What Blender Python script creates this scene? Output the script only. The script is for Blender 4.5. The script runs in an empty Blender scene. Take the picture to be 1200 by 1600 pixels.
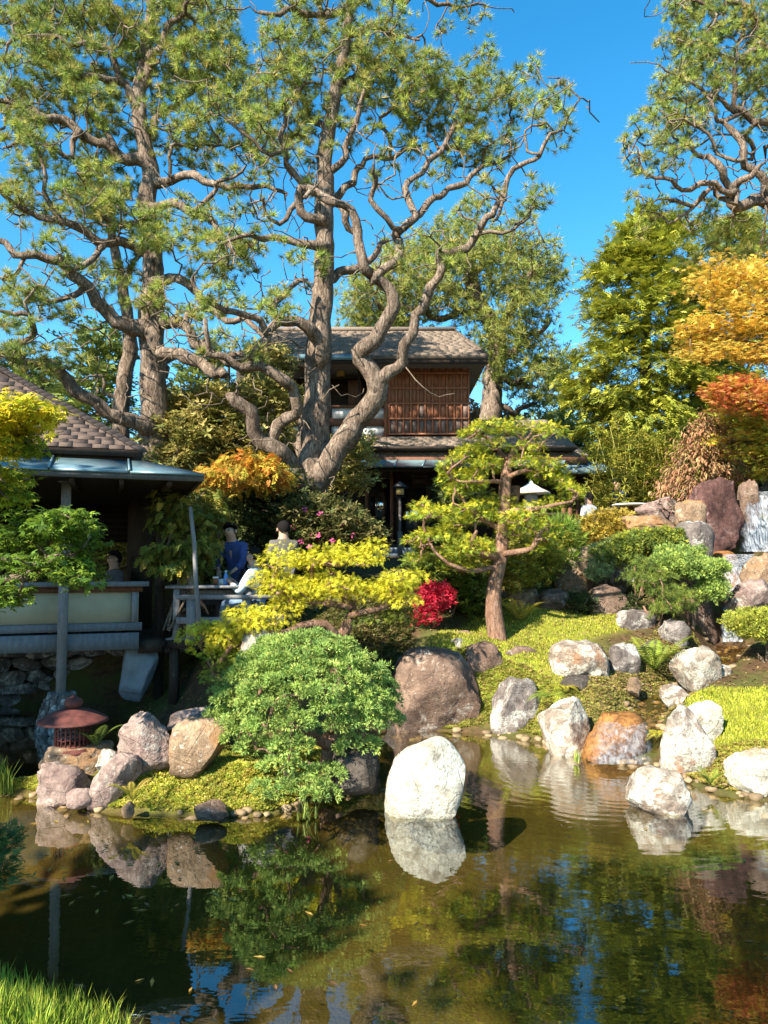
import bpy, bmesh, math, random
import numpy as np
from mathutils import Vector, Matrix, noise
random.seed(7); RNG = np.random.default_rng(11)
sc = bpy.context.scene; C = sc.collection
R = math.radians
# ------------------------------------------------------------- camera
F = 1200.0; CAMZ = 2.2; TILT = math.atan(80/1200)
cd = bpy.data.cameras.new('camera'); cam = bpy.data.objects.new('camera', cd); C.objects.link(cam)
cam.location = (0, 0, CAMZ); cam.rotation_euler = (R(90)+TILT, 0, 0)
cd.sensor_fit = 'VERTICAL'; cd.sensor_height = 36; cd.lens = 36*F/1600
cd.clip_start = 0.05; cd.clip_end = 3000
sc.camera = cam
# ------------------------------------------------------------- sky and sun
SUN_EL = R(37); SUN_AZ = math.atan2(-0.62, -0.785)      # the sun stands behind and left of the camera
sv = Vector((math.cos(SUN_EL)*math.sin(SUN_AZ), math.cos(SUN_EL)*math.cos(SUN_AZ), math.sin(SUN_EL)))
w = bpy.data.worlds.new('World'); sc.world = w; w.use_nodes = True
nt = w.node_tree; nt.nodes.clear()
sky = nt.nodes.new('ShaderNodeTexSky'); sky.sky_type = 'NISHITA'; sky.sun_disc = False
sky.sun_elevation = SUN_EL; sky.sun_rotation = SUN_AZ; sky.altitude = 50
sky.air_density = 1.0; sky.dust_density = 0.15; sky.ozone_density = 2.2
hsv = nt.nodes.new('ShaderNodeHueSaturation'); hsv.inputs['Saturation'].default_value = 1.38; hsv.inputs['Hue'].default_value = 0.488
bg = nt.nodes.new('ShaderNodeBackground'); bg.inputs['Strength'].default_value = 0.105
wo = nt.nodes.new('ShaderNodeOutputWorld')
nt.links.new(sky.outputs[0], hsv.inputs['Color']); nt.links.new(hsv.outputs[0], bg.inputs['Color']); nt.links.new(bg.outputs[0], wo.inputs['Surface'])
sl = bpy.data.lights.new('sun', 'SUN'); sl.energy = 5.0; sl.angle = R(0.53); sl.color = (1.0, 0.93, 0.80)
so = bpy.data.objects.new('sun', sl); C.objects.link(so); so.location = (0, 0, 60)
so.rotation_euler = sv.to_track_quat('Z', 'Y').to_euler()
vs = sc.view_settings; vs.view_transform = 'Standard'; vs.look = 'None'; vs.gamma = 1; vs.exposure = 1.55
try: vs.use_curve_mapping = False
except Exception: pass
sc.render.engine = 'CYCLES'
# ------------------------------------------------------------- pixel helpers: a pixel of the 1200 x 1600 photo at depth D (metres along +Y)
def P(px, py, D):
    x = (px-600)/F; z = (800-py)/F
    Y = math.cos(TILT)-z*math.sin(TILT); Z = math.sin(TILT)+z*math.cos(TILT)
    return Vector((x/Y*D, D, CAMZ+Z/Y*D))
def G(px, py, z=0.0):
    t = P(px, py, 1.0); return P(px, py, (z-CAMZ)/(t.z-CAMZ))
# ------------------------------------------------------------- object helpers
def tag(o, label=None, cat=None, group=None, kind=None):
    if label: o['label'] = label
    if cat: o['category'] = cat
    if group: o['group'] = group
    if kind: o['kind'] = kind
    return o
def empty(name, loc=(0,0,0), rz=0, label=None, cat=None, group=None):
    o = bpy.data.objects.new(name, None); C.objects.link(o); o.location = loc; o.rotation_euler = (0,0,rz)
    o.empty_display_size = 0.2
    return tag(o, label, cat, group)
class MB:
    """collects vertices, faces and point colours; build() links them as ONE mesh object"""
    def __init__(s): s.v=[]; s.f=[]; s.c=[]; s.n=0
    def add(s, v, f, col=(1,1,1)):
        v = np.asarray(v, float).reshape(-1,3)
        if isinstance(f, np.ndarray): s.f.append(f+s.n)
        else:
            by = {}
            for q in f: by.setdefault(len(q), []).append(q)
            for q in by.values(): s.f.append(np.array(q)+s.n)
        c = np.asarray(col, float)
        if c.ndim == 1: c = np.tile(c, (len(v),1))
        s.v.append(v); s.c.append(c); s.n += len(v); return s
    def box(s, lo, hi, col=(1,1,1)):
        (x0,y0,z0),(x1,y1,z1) = lo,hi
        return s.add([(x0,y0,z0),(x1,y0,z0),(x1,y1,z0),(x0,y1,z0),(x0,y0,z1),(x1,y0,z1),(x1,y1,z1),(x0,y1,z1)],
              [(3,2,1,0),(4,5,6,7),(0,1,5,4),(1,2,6,5),(2,3,7,6),(3,0,4,7)], col)
    def bar(s, a, b, wx, wz, col=(1,1,1), up=(0,0,1)):
        a=Vector(a); b=Vector(b); d=(b-a).normalized(); u=Vector(up)
        x=d.cross(u)
        if x.length<1e-4: x=d.cross(Vector((1,0,0)))
        x.normalize(); z=x.cross(d)
        v=[]
        for p in (a,b):
            for sx,sz in ((-1,-1),(1,-1),(1,1),(-1,1)): v.append(p+x*(sx*wx/2)+z*(sz*wz/2))
        return s.add([tuple(q) for q in v],[(0,1,2,3),(7,6,5,4),(1,0,4,5),(2,1,5,6),(3,2,6,7),(0,3,7,4)],col)
    def lathe(s, prof, n=20, c=(0,0,0), col=(1,1,1), jig=0):
        v=[];f=[]
        for r,z in prof:
            for k in range(n):
                a=2*math.pi*k/n; rr=r*(1+jig*noise.noise(Vector((math.cos(a)*2,math.sin(a)*2,z*4))))
                v.append((c[0]+rr*math.cos(a),c[1]+rr*math.sin(a),c[2]+z))
        for i in range(len(prof)-1):
            for k in range(n):
                k2=(k+1)%n; f.append((i*n+k,i*n+k2,(i+1)*n+k2,(i+1)*n+k))
        f.append(tuple(range(n-1,-1,-1))); f.append(tuple(range((len(prof)-1)*n,len(prof)*n)))
        return s.add(v,f,col)
    def tube(s, path, rad, n=6, col=(1,1,1), rough=0.0, seed=0):
        pts=np.asarray(path,float); m=len(pts)
        if m<2: return s
        t=np.gradient(pts,axis=0); t/=np.linalg.norm(t,axis=1)[:,None]+1e-9
        ref=np.array([0.31,0.95,0.05]) if abs(t[0][2])>.8 else np.array([0,0,1.])
        u=np.cross(t[0],ref); u/=np.linalg.norm(u)+1e-9
        ang=np.arange(n)*2*math.pi/n; V=np.zeros((m*n,3)); rad=np.broadcast_to(np.asarray(rad,float),(m,))
        for i in range(m):
            u=u-t[i]*np.dot(u,t[i]); u/=np.linalg.norm(u)+1e-9; q=np.cross(t[i],u)
            r=rad[i]*np.ones(n)
            if rough:
                for k in range(n):
                    p=pts[i]+rad[i]*(math.cos(ang[k])*u+math.sin(ang[k])*q)
                    r[k]*=1+rough*noise.noise(Vector(p*[5,5,2.2])+Vector((seed,0,0)))+rough*.5*noise.noise(Vector(p*[14,14,4]))
            V[i*n:(i+1)*n]=pts[i]+np.outer(r*np.cos(ang),u)+np.outer(r*np.sin(ang),q)
        k=np.arange(n); k2=(k+1)%n; fs=[]
        for i in range(m-1): fs.append(np.stack([i*n+k,i*n+k2,(i+1)*n+k2,(i+1)*n+k],1))
        s.add(V,np.concatenate(fs),col)
        s.f.append(np.array([list(range((m-1)*n,m*n))])+s.n-len(V)); s.f.append(np.array([list(range(n-1,-1,-1))])+s.n-len(V))
        return s
    def inst(s, T, pos, rot, scale, col):
        """T=(verts,faces) stamped at pos (N,3) with rot (N,3,3), scale (N,) or (N,3), col (N,3)"""
        tv,tf=T; N=len(pos)
        if N==0: return s
        sc_=np.asarray(scale,float); sc_=sc_[:,None,None] if sc_.ndim==1 else sc_[:,None,:]
        v=np.einsum('nij,nvj->nvi',rot,tv[None]*sc_)+np.asarray(pos)[:,None,:]
        off=(np.arange(N)*len(tv))[:,None,None]
        c=np.repeat(np.asarray(col),len(tv),axis=0)
        s.v.append(v.reshape(-1,3)); s.c.append(c); s.f.append((tf[None]+off).reshape(-1,tf.shape[1])+s.n); s.n+=N*len(tv)
        return s
    def mesh(s, name, mat, smooth=False):
        me=bpy.data.meshes.new(name)
        if not s.v: return me
        v=np.concatenate(s.v); c=np.concatenate(s.c)
        tot=np.concatenate([np.full(len(f),f.shape[1]) for f in s.f]); idx=np.concatenate([f.ravel() for f in s.f])
        me.vertices.add(len(v)); me.vertices.foreach_set('co',v.ravel().astype(np.float32))
        me.loops.add(len(idx)); me.loops.foreach_set('vertex_index',idx.astype(np.int32))
        st=np.concatenate([[0],np.cumsum(tot)[:-1]])
        me.polygons.add(len(tot)); me.polygons.foreach_set('loop_start',st.astype(np.int32))
        if smooth: me.polygons.foreach_set('use_smooth',np.ones(len(tot),bool))
        a=me.color_attributes.new('Col','FLOAT_COLOR','POINT')
        a.data.foreach_set('color',np.concatenate([c,np.ones((len(c),1))],1).ravel().astype(np.float32))
        me.update(calc_edges=True); me.validate()
        if mat: me.materials.append(mat)
        return me
    def build(s, name, mat, parent=None, smooth=False):
        me=s.mesh(name,mat,smooth); o=bpy.data.objects.new(name,me); C.objects.link(o)
        if parent: o.parent=parent
        return o
def put(name, me, parent=None, loc=None, rot=None, scale=None):
    o=bpy.data.objects.new(name,me); C.objects.link(o)
    if parent: o.parent=parent
    if loc is not None: o.location=loc
    if rot is not None: o.rotation_euler=rot
    if scale is not None: o.scale=scale
    return o
# ------------------------------------------------------------- material helpers
class NT:
    def __init__(s,name):
        s.m=bpy.data.materials.new(name); s.m.use_nodes=True; s.t=s.m.node_tree; s.t.nodes.clear()
        s.out=s.n('ShaderNodeOutputMaterial')
    def n(s,ty,**k):
        o=s.t.nodes.new(ty)
        for a,b in k.items(): setattr(o,a,b)
        return o
    def set(s,sock,val):
        if isinstance(val,bpy.types.NodeSocket): s.t.links.new(val,sock)
        elif isinstance(val,tuple) and len(val)==3 and sock.type=='RGBA': sock.default_value=(*val,1)
        else: sock.default_value=val
    def coord(s,kind='Object',scale=(1,1,1),rnd=False):
        c=s.n('ShaderNodeTexCoord').outputs[kind]; mp=s.n('ShaderNodeMapping'); s.set(mp.inputs['Vector'],c); mp.inputs['Scale'].default_value=scale
        if rnd:
            oi=s.n('ShaderNodeObjectInfo'); mu=s.n('ShaderNodeMath',operation='MULTIPLY'); s.set(mu.inputs[0],oi.outputs['Random']); mu.inputs[1].default_value=40
            s.set(mp.inputs['Location'],mu.outputs[0])
        return mp.outputs[0]
    def noise(s,vec,scale=5,detail=4,rough=.55,dist=0):
        o=s.n('ShaderNodeTexNoise'); s.set(o.inputs['Vector'],vec)
        o.inputs['Scale'].default_value=scale; o.inputs['Detail'].default_value=detail; o.inputs['Roughness'].default_value=rough; o.inputs['Distortion'].default_value=dist
        return o.outputs['Fac']
    def vor(s,vec,scale=5,feature='F1'):
        o=s.n('ShaderNodeTexVoronoi',feature=feature); s.set(o.inputs['Vector'],vec); o.inputs['Scale'].default_value=scale; return o.outputs['Distance']
    def ramp(s,fac,*st):
        o=s.n('ShaderNodeValToRGB'); s.set(o.inputs[0],fac); e=o.color_ramp.elements
        while len(e)<len(st): e.new(.5)
        for i,(p,c) in enumerate(st):
            e[i].position=p; c=c if isinstance(c,tuple) else (c,c,c); e[i].color=(*c,1)
        return o.outputs[0]
    def mix(s,fac,a,b,mode='MIX'):
        o=s.n('ShaderNodeMix',data_type='RGBA',blend_type=mode); s.set(o.inputs[0],fac); s.set(o.inputs[6],a); s.set(o.inputs[7],b); return o.outputs[2]
    def math(s,op,a,b=0.5):
        o=s.n('ShaderNodeMath',operation=op); s.set(o.inputs[0],a); s.set(o.inputs[1],b); return o.outputs[0]
    def attr(s,name='Col'):
        return s.n('ShaderNodeAttribute',attribute_name=name).outputs['Color']
    def bump(s,h,strength=.5,dist=.02):
        o=s.n('ShaderNodeBump'); s.set(o.inputs['Height'],h); o.inputs['Strength'].default_value=strength; o.inputs['Distance'].default_value=dist; return o.outputs[0]
    def bsdf(s,col,rough=.8,spec=.3,normal=None,metal=0,**k):
        o=s.n('ShaderNodeBsdfPrincipled'); s.set(o.inputs['Base Color'],col); s.set(o.inputs['Roughness'],rough); s.set(o.inputs['Specular IOR Level'],spec); s.set(o.inputs['Metallic'],metal)
        if normal: s.set(o.inputs['Normal'],normal)
        for a,b in k.items(): s.set(o.inputs[a],b)
        return o.outputs[0]
    def mixs(s,fac,a,b):
        o=s.n('ShaderNodeMixShader'); s.set(o.inputs[0],fac); s.set(o.inputs[1],a); s.set(o.inputs[2],b); return o.outputs[0]
    def done(s,sh): s.set(s.out.inputs['Surface'],sh); return s.m
def leaf_mat(name, trans=.3, rough=.55, spec=.25):
    k=NT(name); v=k.coord('Object'); c=k.attr(); n=k.noise(v,3.5,2); c2=k.mix(1.0,c,k.ramp(n,(.3,.72),(.7,1.2)),'MULTIPLY')
    d=k.bsdf(c2,rough,spec); t=k.n('ShaderNodeBsdfTranslucent'); k.set(t.inputs['Color'],c2)
    return k.done(k.mixs(trans,d,t.outputs[0]))
def wood_mat(name, c1, c2, scale=(6,6,1.0), rough=.8, grain=30):
    k=NT(name); v=k.coord('Object',scale,True); n=k.noise(v,3,6,.65); g=k.noise(v,grain/3,3)
    c=k.mix(k.math('MULTIPLY',g,.6),k.ramp(n,(.3,c1),(.7,c2)),tuple(x*.55 for x in c1))
    c=k.mix(1.0,c,k.attr(),'MULTIPLY')
    return k.done(k.bsdf(c,rough,.25,k.bump(g,.35,.01)))
def plain_mat(name, c, rough=.7, spec=.3, var=.25, metal=0, scale=8):
    k=NT(name); v=k.coord('Object',rnd=True); n=k.noise(v,scale,4)
    cc=k.mix(1.0,c,k.ramp(n,(.3,1-var),(.7,1+var*.4)),'MULTIPLY'); cc=k.mix(1.0,cc,k.attr(),'MULTIPLY')
    return k.done(k.bsdf(cc,rough,spec,k.bump(n,.15,.01),metal))
def rock_mat(name, c1, c2, c3, lich=(.74,.71,.6), amt=.55, stain=None, rough=.85, cr=.75):
    k=NT(name); v=k.coord('Object',rnd=True)
    n=k.noise(v,2.3,6,.62,.4); n2=k.noise(v,9,6,.7); n3=k.noise(v,34,4,.7)
    c=k.ramp(n,(.32,c1),(.5,c2),(.68,c3)); c=k.mix(k.ramp(n2,(.35,.75),(.62,0.0)),c,tuple(x*.55 for x in c1))
    if stain: c=k.mix(k.ramp(k.noise(v,1.6,4,.6,.8),(.52,0.0),(.64,.85)),c,stain)
    lm=k.math('MULTIPLY',k.ramp(k.noise(v,3.4,5,.7,.6),(amt-.06,1.0),(amt+.05,0.0)),k.ramp(n3,(.36,.25),(.52,1.0)))
    sp=k.ramp(k.vor(v,17),(.10,.8),(.2,0.0)); lm2=k.math('MULTIPLY',sp,k.ramp(n2,(.45,0.0),(.55,1.0)))
    c=k.mix(k.math('MAXIMUM',lm,k.math('MULTIPLY',lm2,.7)),c,lich)
    crack=k.ramp(k.vor(k.coord('Object',(1,1,1.6),True),2.6,'DISTANCE_TO_EDGE'),(.0,cr),(.018,1.0)); c=k.mix(1.0,c,crack,'MULTIPLY')
    c=k.mix(1.0,c,k.ramp(n3,(.3,.7),(.7,1.15)),'MULTIPLY')
    h=k.math('ADD',k.math('MULTIPLY',n2,1.0),k.math('MULTIPLY',n3,.45))
    return k.done(k.bsdf(c,rough,.2,k.bump(k.math('ADD',h,k.math('MULTIPLY',crack,.5)),.75,.05)))
# ============================================================= ground
def seg_sdf(X, Y, poly):
    """signed distance to polygon, positive inside"""
    P_=np.array([(p[0],p[1]) for p in poly]); Q=np.roll(P_,-1,axis=0)
    d=np.full(X.shape,1e9); ins=np.zeros(X.shape,bool)
    for a,b in zip(P_,Q):
        e=b-a; wx=X-a[0]; wy=Y-a[1]; t=np.clip((wx*e[0]+wy*e[1])/(e@e),0,1)
        d=np.minimum(d,np.hypot(wx-t*e[0],wy-t*e[1]))
        c=((a[1]<=Y)&(b[1]>Y))|((b[1]<=Y)&(a[1]>Y))
        xi=a[0]+(Y-a[1])/(b[1]-a[1]+1e-12)*e[0]; ins^=c&(X<xi)
    return np.where(ins,d,-d)
def g2(px,py): q=G(px,py); return (q.x,q.y)
def w2(px,D): return ((px-600)/F*D,D)
POND=[g2(-60,1512),g2(0,1534),g2(90,1560),g2(195,1592),g2(280,1645),(-.6,2.9),(.6,2.2),(2.5,1.6),(5,1.2),(9,2.5),(9.5,5.5),(6.2,6.9),
      g2(1270,1262),g2(1200,1252),g2(1120,1243),g2(1060,1222),g2(1035,1200),g2(930,1192),g2(850,1162),g2(760,1148),g2(690,1143),g2(620,1135),w2(560,9.6),w2(480,9.2),w2(400,9.3),w2(330,10.0),
      w2(262,10.7),w2(180,11.4),w2(60,11.8),w2(0,12.0),(-8.6,12.4),(-8.2,10),(-6.4,8.4),(-5.5,6.8),(-5.2,5.2),(-4.4,4.3)]
ISLE=[g2(-90,1215),g2(-60,1250),g2(30,1243),g2(100,1256),g2(170,1272),g2(300,1277),g2(420,1277),g2(480,1256),g2(585,1235),w2(600,7.6),w2(560,8.2),w2(450,8.6),w2(330,8.4),w2(262,8.3),w2(170,8.1),w2(60,7.8),w2(0,7.6)]
LAND=[(p[0],p[1],p[2]) for p in [tuple(P(*q)) for q in [
 (1150,1150,8.2),(1190,1090,9.3),(1130,1080,9.6),(1100,1130,8.9),(960,1172,8.6),(1010,1100,9.6),(1080,1050,11),(1140,1005,12.3),
 (850,1080,9.9),(900,960,12.5),(780,1005,11),(700,985,11),(650,1000,10.5),(840,1030,10.6),(980,960,12.5),(1000,930,13.2),(1230,1000,11.5),(1240,1180,8.0),
 (620,930,13),(720,930,13.5),(800,900,15),(560,930,12.5),(930,870,15)]]]
LAND+=[(-.8,10.0,.8),(-1.9,10.5,.7),(-2.2,11.6,.9),(-2,13,1.05),(-3.4,11.6,.45),(-4.6,12.8,.9),(-6.5,13.5,1.0),(-1.6,15.5,2.2),(-4.6,17,2.6),(0,18,2.3),(1,21,2.5),(5,21,2.5),(-5,22,2.9),(4.6,17.5,2.5),(6.2,15.4,3.2),(7.6,15.6,3.5),(6.4,13.3,1.5),(7.4,13.2,1.6),(8.6,13.4,1.8),(5.6,13.3,1.6),(5.0,13.6,2.0),(4.4,13.6,1.9),(9.5,15.6,3.5),(6,18.5,3.0),(10,17,3.4),(9,12.5,1.9),(12,9,.9),
       (8,30,3.6),(-8,30,3.3),(0,45,4),(40,40,4.5),(-40,40,3.5),(0,0,.5),(-2,2,.42),(-4,3,.45),(-6.5,6,.6),(4,-1,.6),(-9,1,.8),(-20,5,1.5),(20,5,1.5),(0,-20,1.2),(-16,14,1.5),(60,90,4),(-60,90,4),(0,150,4)]
LA=np.array(LAND)
STREAM=[P(*q) for q in [(1143,1003,12.2),(1120,1040,11.4),(1080,1062,10.7),(1030,1092,9.9),(990,1122,9.25),(965,1150,8.85)]]
def height(X,Y):
    X=np.asarray(X,float); Y=np.asarray(Y,float); sh=X.shape; X=X.ravel(); Y=Y.ravel()
    num=np.zeros_like(X); den=np.zeros_like(X)
    for x,y,z in LA:
        d2=(X-x)**2+(Y-y)**2+.35; wt=d2**-1.7; num+=wt*z; den+=wt
    land=num/den
    land=land+.05*np.sin(X*2.1+Y*.7)*np.sin(Y*1.7-X*.4)+.025*np.sin(X*5.3+1)*np.sin(Y*4.7)
    dp=seg_sdf(X,Y,POND); di=seg_sdf(X,Y,ISLE)
    sst=lambda t: np.clip(t,0,1)**2*(3-2*np.clip(t,0,1))
    out=.02+(np.maximum(land,.12)-.02)*sst(-dp/1.0)
    bed=-.42*sst(dp/.8)-.04+.03*np.sin(X*3)*np.sin(Y*2.3)
    z=np.where(dp>0,bed,out)
    isl=.02+.27*sst(di/.42)+.05*np.sin(X*6)*np.sin(Y*5)*sst(di/.4)
    z=np.where(di>0,np.maximum(z,isl),z); z=np.where((di<=0)&(dp>0),np.maximum(z,-.44*sst(-di/.6)-.02+np.minimum(0,bed+.42)*0),z)
    for a,b in zip(STREAM[:-1],STREAM[1:]):                       # the stream runs in a shallow trough
        ex,ey=b.x-a.x,b.y-a.y; t=np.clip(((X-a.x)*ex+(Y-a.y)*ey)/(ex*ex+ey*ey),0,1)
        d=np.hypot(X-a.x-t*ex,Y-a.y-t*ey); zz=a.z+(b.z-a.z)*t-.10
        k=1-sst((d-.12)/.38); z=z*(1-k)+np.minimum(z,zz)*k
    return z.reshape(sh)
def hz(x,y): return float(height(np.array([x]),np.array([y]))[0])
def axis(lo,hi,st,far):
    a=list(np.arange(lo,hi+1e-6,st)); d=st; x=hi
    while x<far: d*=1.28; x+=d; a.append(x)
    d=st; x=lo
    while x>-far: d*=1.28; x-=d; a.insert(0,x)
    return np.array(a)
ax=axis(-9,9,.1,700); ay=axis(1.2,15.5,.1,700)
GX,GY=np.meshgrid(ax,ay); GZ=height(GX,GY); nx,ny=len(ax),len(ay)
idx=np.arange(nx*ny).reshape(ny,nx); quads=np.stack([idx[:-1,:-1],idx[:-1,1:],idx[1:,1:],idx[1:,:-1]],-1).reshape(-1,4)
# surface kind as point colour: R lawn, G moss or duff, B wet bed
dP=seg_sdf(GX,GY,POND); dI=seg_sdf(GX,GY,ISLE)
LAWN_R=[(p.x,p.y) for p in [P(*q) for q in [(1075,1075,10),(1200,1070,9.9),(1700,1040,10.5),(1750,1230,7.4),(1200,1180,7.6),(1140,1175,8),(1085,1150,8.6),(1070,1120,9.2)]]]
LAWN_M=[(p.x,p.y) for p in [P(*q) for q in [(640,990,10.6),(700,960,11.6),(760,945,12.6),(830,950,12.8),(960,955,12.6),(985,985,11.8),(880,1010,11.2),(865,1050,10.4),(930,1075,9.9),(850,1092,9.7),(800,1060,10.2),(700,1018,10.4)]]]
LAWN_N=[(-8,-3),(3,-3),(0,2.6),g2(195,1600),g2(0,1542),(-8,4.1)]
lawn=np.maximum.reduce([seg_sdf(GX,GY,q) for q in (LAWN_R,LAWN_M,LAWN_N)])
rl=np.clip(lawn/.25+.5,0,1); gm=np.clip(dI/.2+.3,0,1)*(dP>0); wb=((dP>0)&(GZ<.015)).astype(float)
tw=np.array([[noise.noise(Vector((x*1.3,y*1.3,0))) for x in ax] for y in ay]) if False else 0
GC=np.stack([rl,gm,wb],-1).reshape(-1,3)
k=NT('ground_soil'); v=k.coord('Object'); n=k.noise(v,1.4,5,.6); n2=k.noise(v,11,5,.7); n3=k.noise(v,60,3,.7)
sepk=k.n('ShaderNodeSeparateColor'); k.set(sepk.inputs[0],k.attr())
soil=k.ramp(n2,(.3,(.035,.022,.012)),(.6,(.10,.058,.03)),(.75,(.17,.10,.05)))
duff=k.mix(k.ramp(n,(.42,0.0),(.58,.8)),soil,(.075,.085,.02))
lawnc=k.mix(k.ramp(n,(.35,0.0),(.65,1.0)),(.19,.20,.022),(.13,.165,.018)); lawnc=k.mix(k.ramp(n2,(.5,0.0),(.72,.75)),lawnc,(.24,.17,.07)); lawnc=k.mix(1.0,lawnc,k.ramp(n3,(.3,.6),(.7,1.25)),'MULTIPLY')
moss=k.mix(k.ramp(n2,(.35,0.0),(.6,1.0)),(.11,.075,.03),(.17,.18,.02)); moss=k.mix(1.0,moss,k.ramp(n3,(.3,.55),(.7,1.3)),'MULTIPLY')
bed=k.mix(k.ramp(k.noise(v,.9,5,.6,.4),(.35,0.0),(.68,1.0)),(.115,.080,.026),(.060,.048,.016)); bed=k.mix(1.0,bed,k.ramp(n2,(.3,.72),(.7,1.2)),'MULTIPLY')
peb=k.ramp(k.vor(v,26),(.12,(.17,.12,.055)),(.30,(.09,.068,.026)))
bed=k.mix(k.ramp(n,(.45,0.0),(.6,.75)),bed,peb)
c=k.mix(sepk.outputs[0],duff,lawnc); c=k.mix(sepk.outputs[1],c,moss); c=k.mix(sepk.outputs[2],c,bed)
MAT_GROUND=k.done(k.bsdf(c,.95,.1,k.bump(k.math('ADD',n2,k.math('MULTIPLY',n3,.5)),.6,.04)))
gmb=MB(); gmb.add(np.stack([GX,GY,GZ],-1).reshape(-1,3),quads,GC)
ground=gmb.build('ground',MAT_GROUND,smooth=True); tag(ground,kind='structure')
# ============================================================= pond water: fresnel mirror over a clear tinted sheet, so the sun reaches the bed
fallpt=P(968,1190,8.45)
k=NT('pond_water'); v=k.coord('Object')
dv=k.n('ShaderNodeVectorMath',operation='DISTANCE'); k.set(dv.inputs[0],v); dv.inputs[1].default_value=(fallpt.x,fallpt.y+.2,0); dist=dv.outputs['Value']
warp=k.math('ADD',dist,k.math('MULTIPLY',k.noise(v,1.6,2),.35))
ring=k.math('SINE',k.math('MULTIPLY',warp,46.0),0); fall=k.math('POWER',2.718,k.math('MULTIPLY',dist,-.75))
h=k.math('ADD',k.math('MULTIPLY',k.math('MULTIPLY',ring,fall),.30),k.math('MULTIPLY',k.noise(k.coord('Object',(1,2.0,1)),4.5,2,.5),.22))
h=k.math('ADD',h,k.math('MULTIPLY',k.math('MULTIPLY',k.noise(k.coord('Object',(1,2.4,1)),14,2,.5),fall),.7))
bn=k.bump(h,.42,.0075)
gl=k.n('ShaderNodeBsdfGlossy'); gl.inputs['Roughness'].default_value=.012; k.set(gl.inputs['Normal'],bn); gl.inputs['Color'].default_value=(.95,.97,1,1)
tr=k.n('ShaderNodeBsdfTransparent'); tr.inputs['Color'].default_value=(.80,.77,.52,1)
gi=k.n('ShaderNodeNewGeometry'); dt=k.n('ShaderNodeVectorMath',operation='DOT_PRODUCT'); k.set(dt.inputs[0],gi.outputs['Incoming']); k.set(dt.inputs[1],bn)
cosv=k.math('ABSOLUTE',dt.outputs['Value'],0); sch=k.math('POWER',k.math('SUBTRACT',1.0,cosv),4.2)      # the same mirror share from above and below
refl=k.math('MINIMUM',k.math('ADD',k.math('MULTIPLY',sch,1.5),.075),1.0)
MAT_WATER=k.done(k.mixs(refl,tr.outputs[0],gl.outputs[0]))
wm=MB(); wm.add([(-14,1,0),(10,1,0),(10,13.4,0),(-14,13.4,0)],[(0,1,2,3)])
water=wm.build('water',MAT_WATER); tag(water,kind='structure')
# ============================================================= rocks
M_PALE=rock_mat('pale_rock',(.20,.145,.105),(.33,.26,.20),(.42,.35,.27),lich=(.52,.49,.40),amt=.50,stain=(.32,.16,.08))
M_WHITE=rock_mat('whitish_rock',(.27,.235,.18),(.40,.365,.28),(.48,.44,.34),lich=(.56,.54,.43),amt=.55,stain=(.36,.24,.14))
M_BROWN=rock_mat('brown_rock',(.12,.072,.05),(.21,.135,.095),(.28,.19,.135),lich=(.5,.44,.36),amt=.36)
M_RED=rock_mat('red_brown_rock',(.060,.028,.024),(.13,.062,.050),(.21,.115,.095),lich=(.30,.20,.18),amt=.36)
M_TAN=rock_mat('tan_rock',(.22,.14,.085),(.34,.225,.135),(.42,.30,.19),amt=.36,stain=(.33,.17,.07))
M_GREY=rock_mat('grey_rock',(.09,.072,.062),(.19,.155,.135),(.28,.24,.21),lich=(.46,.43,.37),amt=.46)
M_PINK=rock_mat('pink_grey_rock',(.19,.12,.10),(.33,.235,.195),(.42,.325,.275),lich=(.48,.42,.35),amt=.4)
M_ORANGE=rock_mat('orange_wet_rock',(.16,.065,.02),(.34,.15,.04),(.42,.22,.08),lich=(.5,.3,.12),amt=.3,rough=.35)
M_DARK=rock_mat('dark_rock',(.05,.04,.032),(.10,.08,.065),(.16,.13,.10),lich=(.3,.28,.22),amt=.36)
ico=bmesh.new(); bmesh.ops.create_icosphere(ico,subdivisions=4,radius=1); ICO_V=np.array([v_.co for v_ in ico.verts]); ICO_F=np.array([[v_.index for v_ in f.verts] for f in ico.faces]); ico.free()
ico=bmesh.new(); bmesh.ops.create_icosphere(ico,subdivisions=3,radius=1); ICO3_V=np.array([v_.co for v_ in ico.verts]); ICO3_F=np.array([[v_.index for v_ in f.verts] for f in ico.faces]); ico.free()
ico=bmesh.new(); bmesh.ops.create_icosphere(ico,subdivisions=2,radius=1); ICO2_V=np.array([v_.co for v_ in ico.verts]); ICO2_F=np.array([[v_.index for v_ in f.verts] for f in ico.faces]); ico.free()
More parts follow.
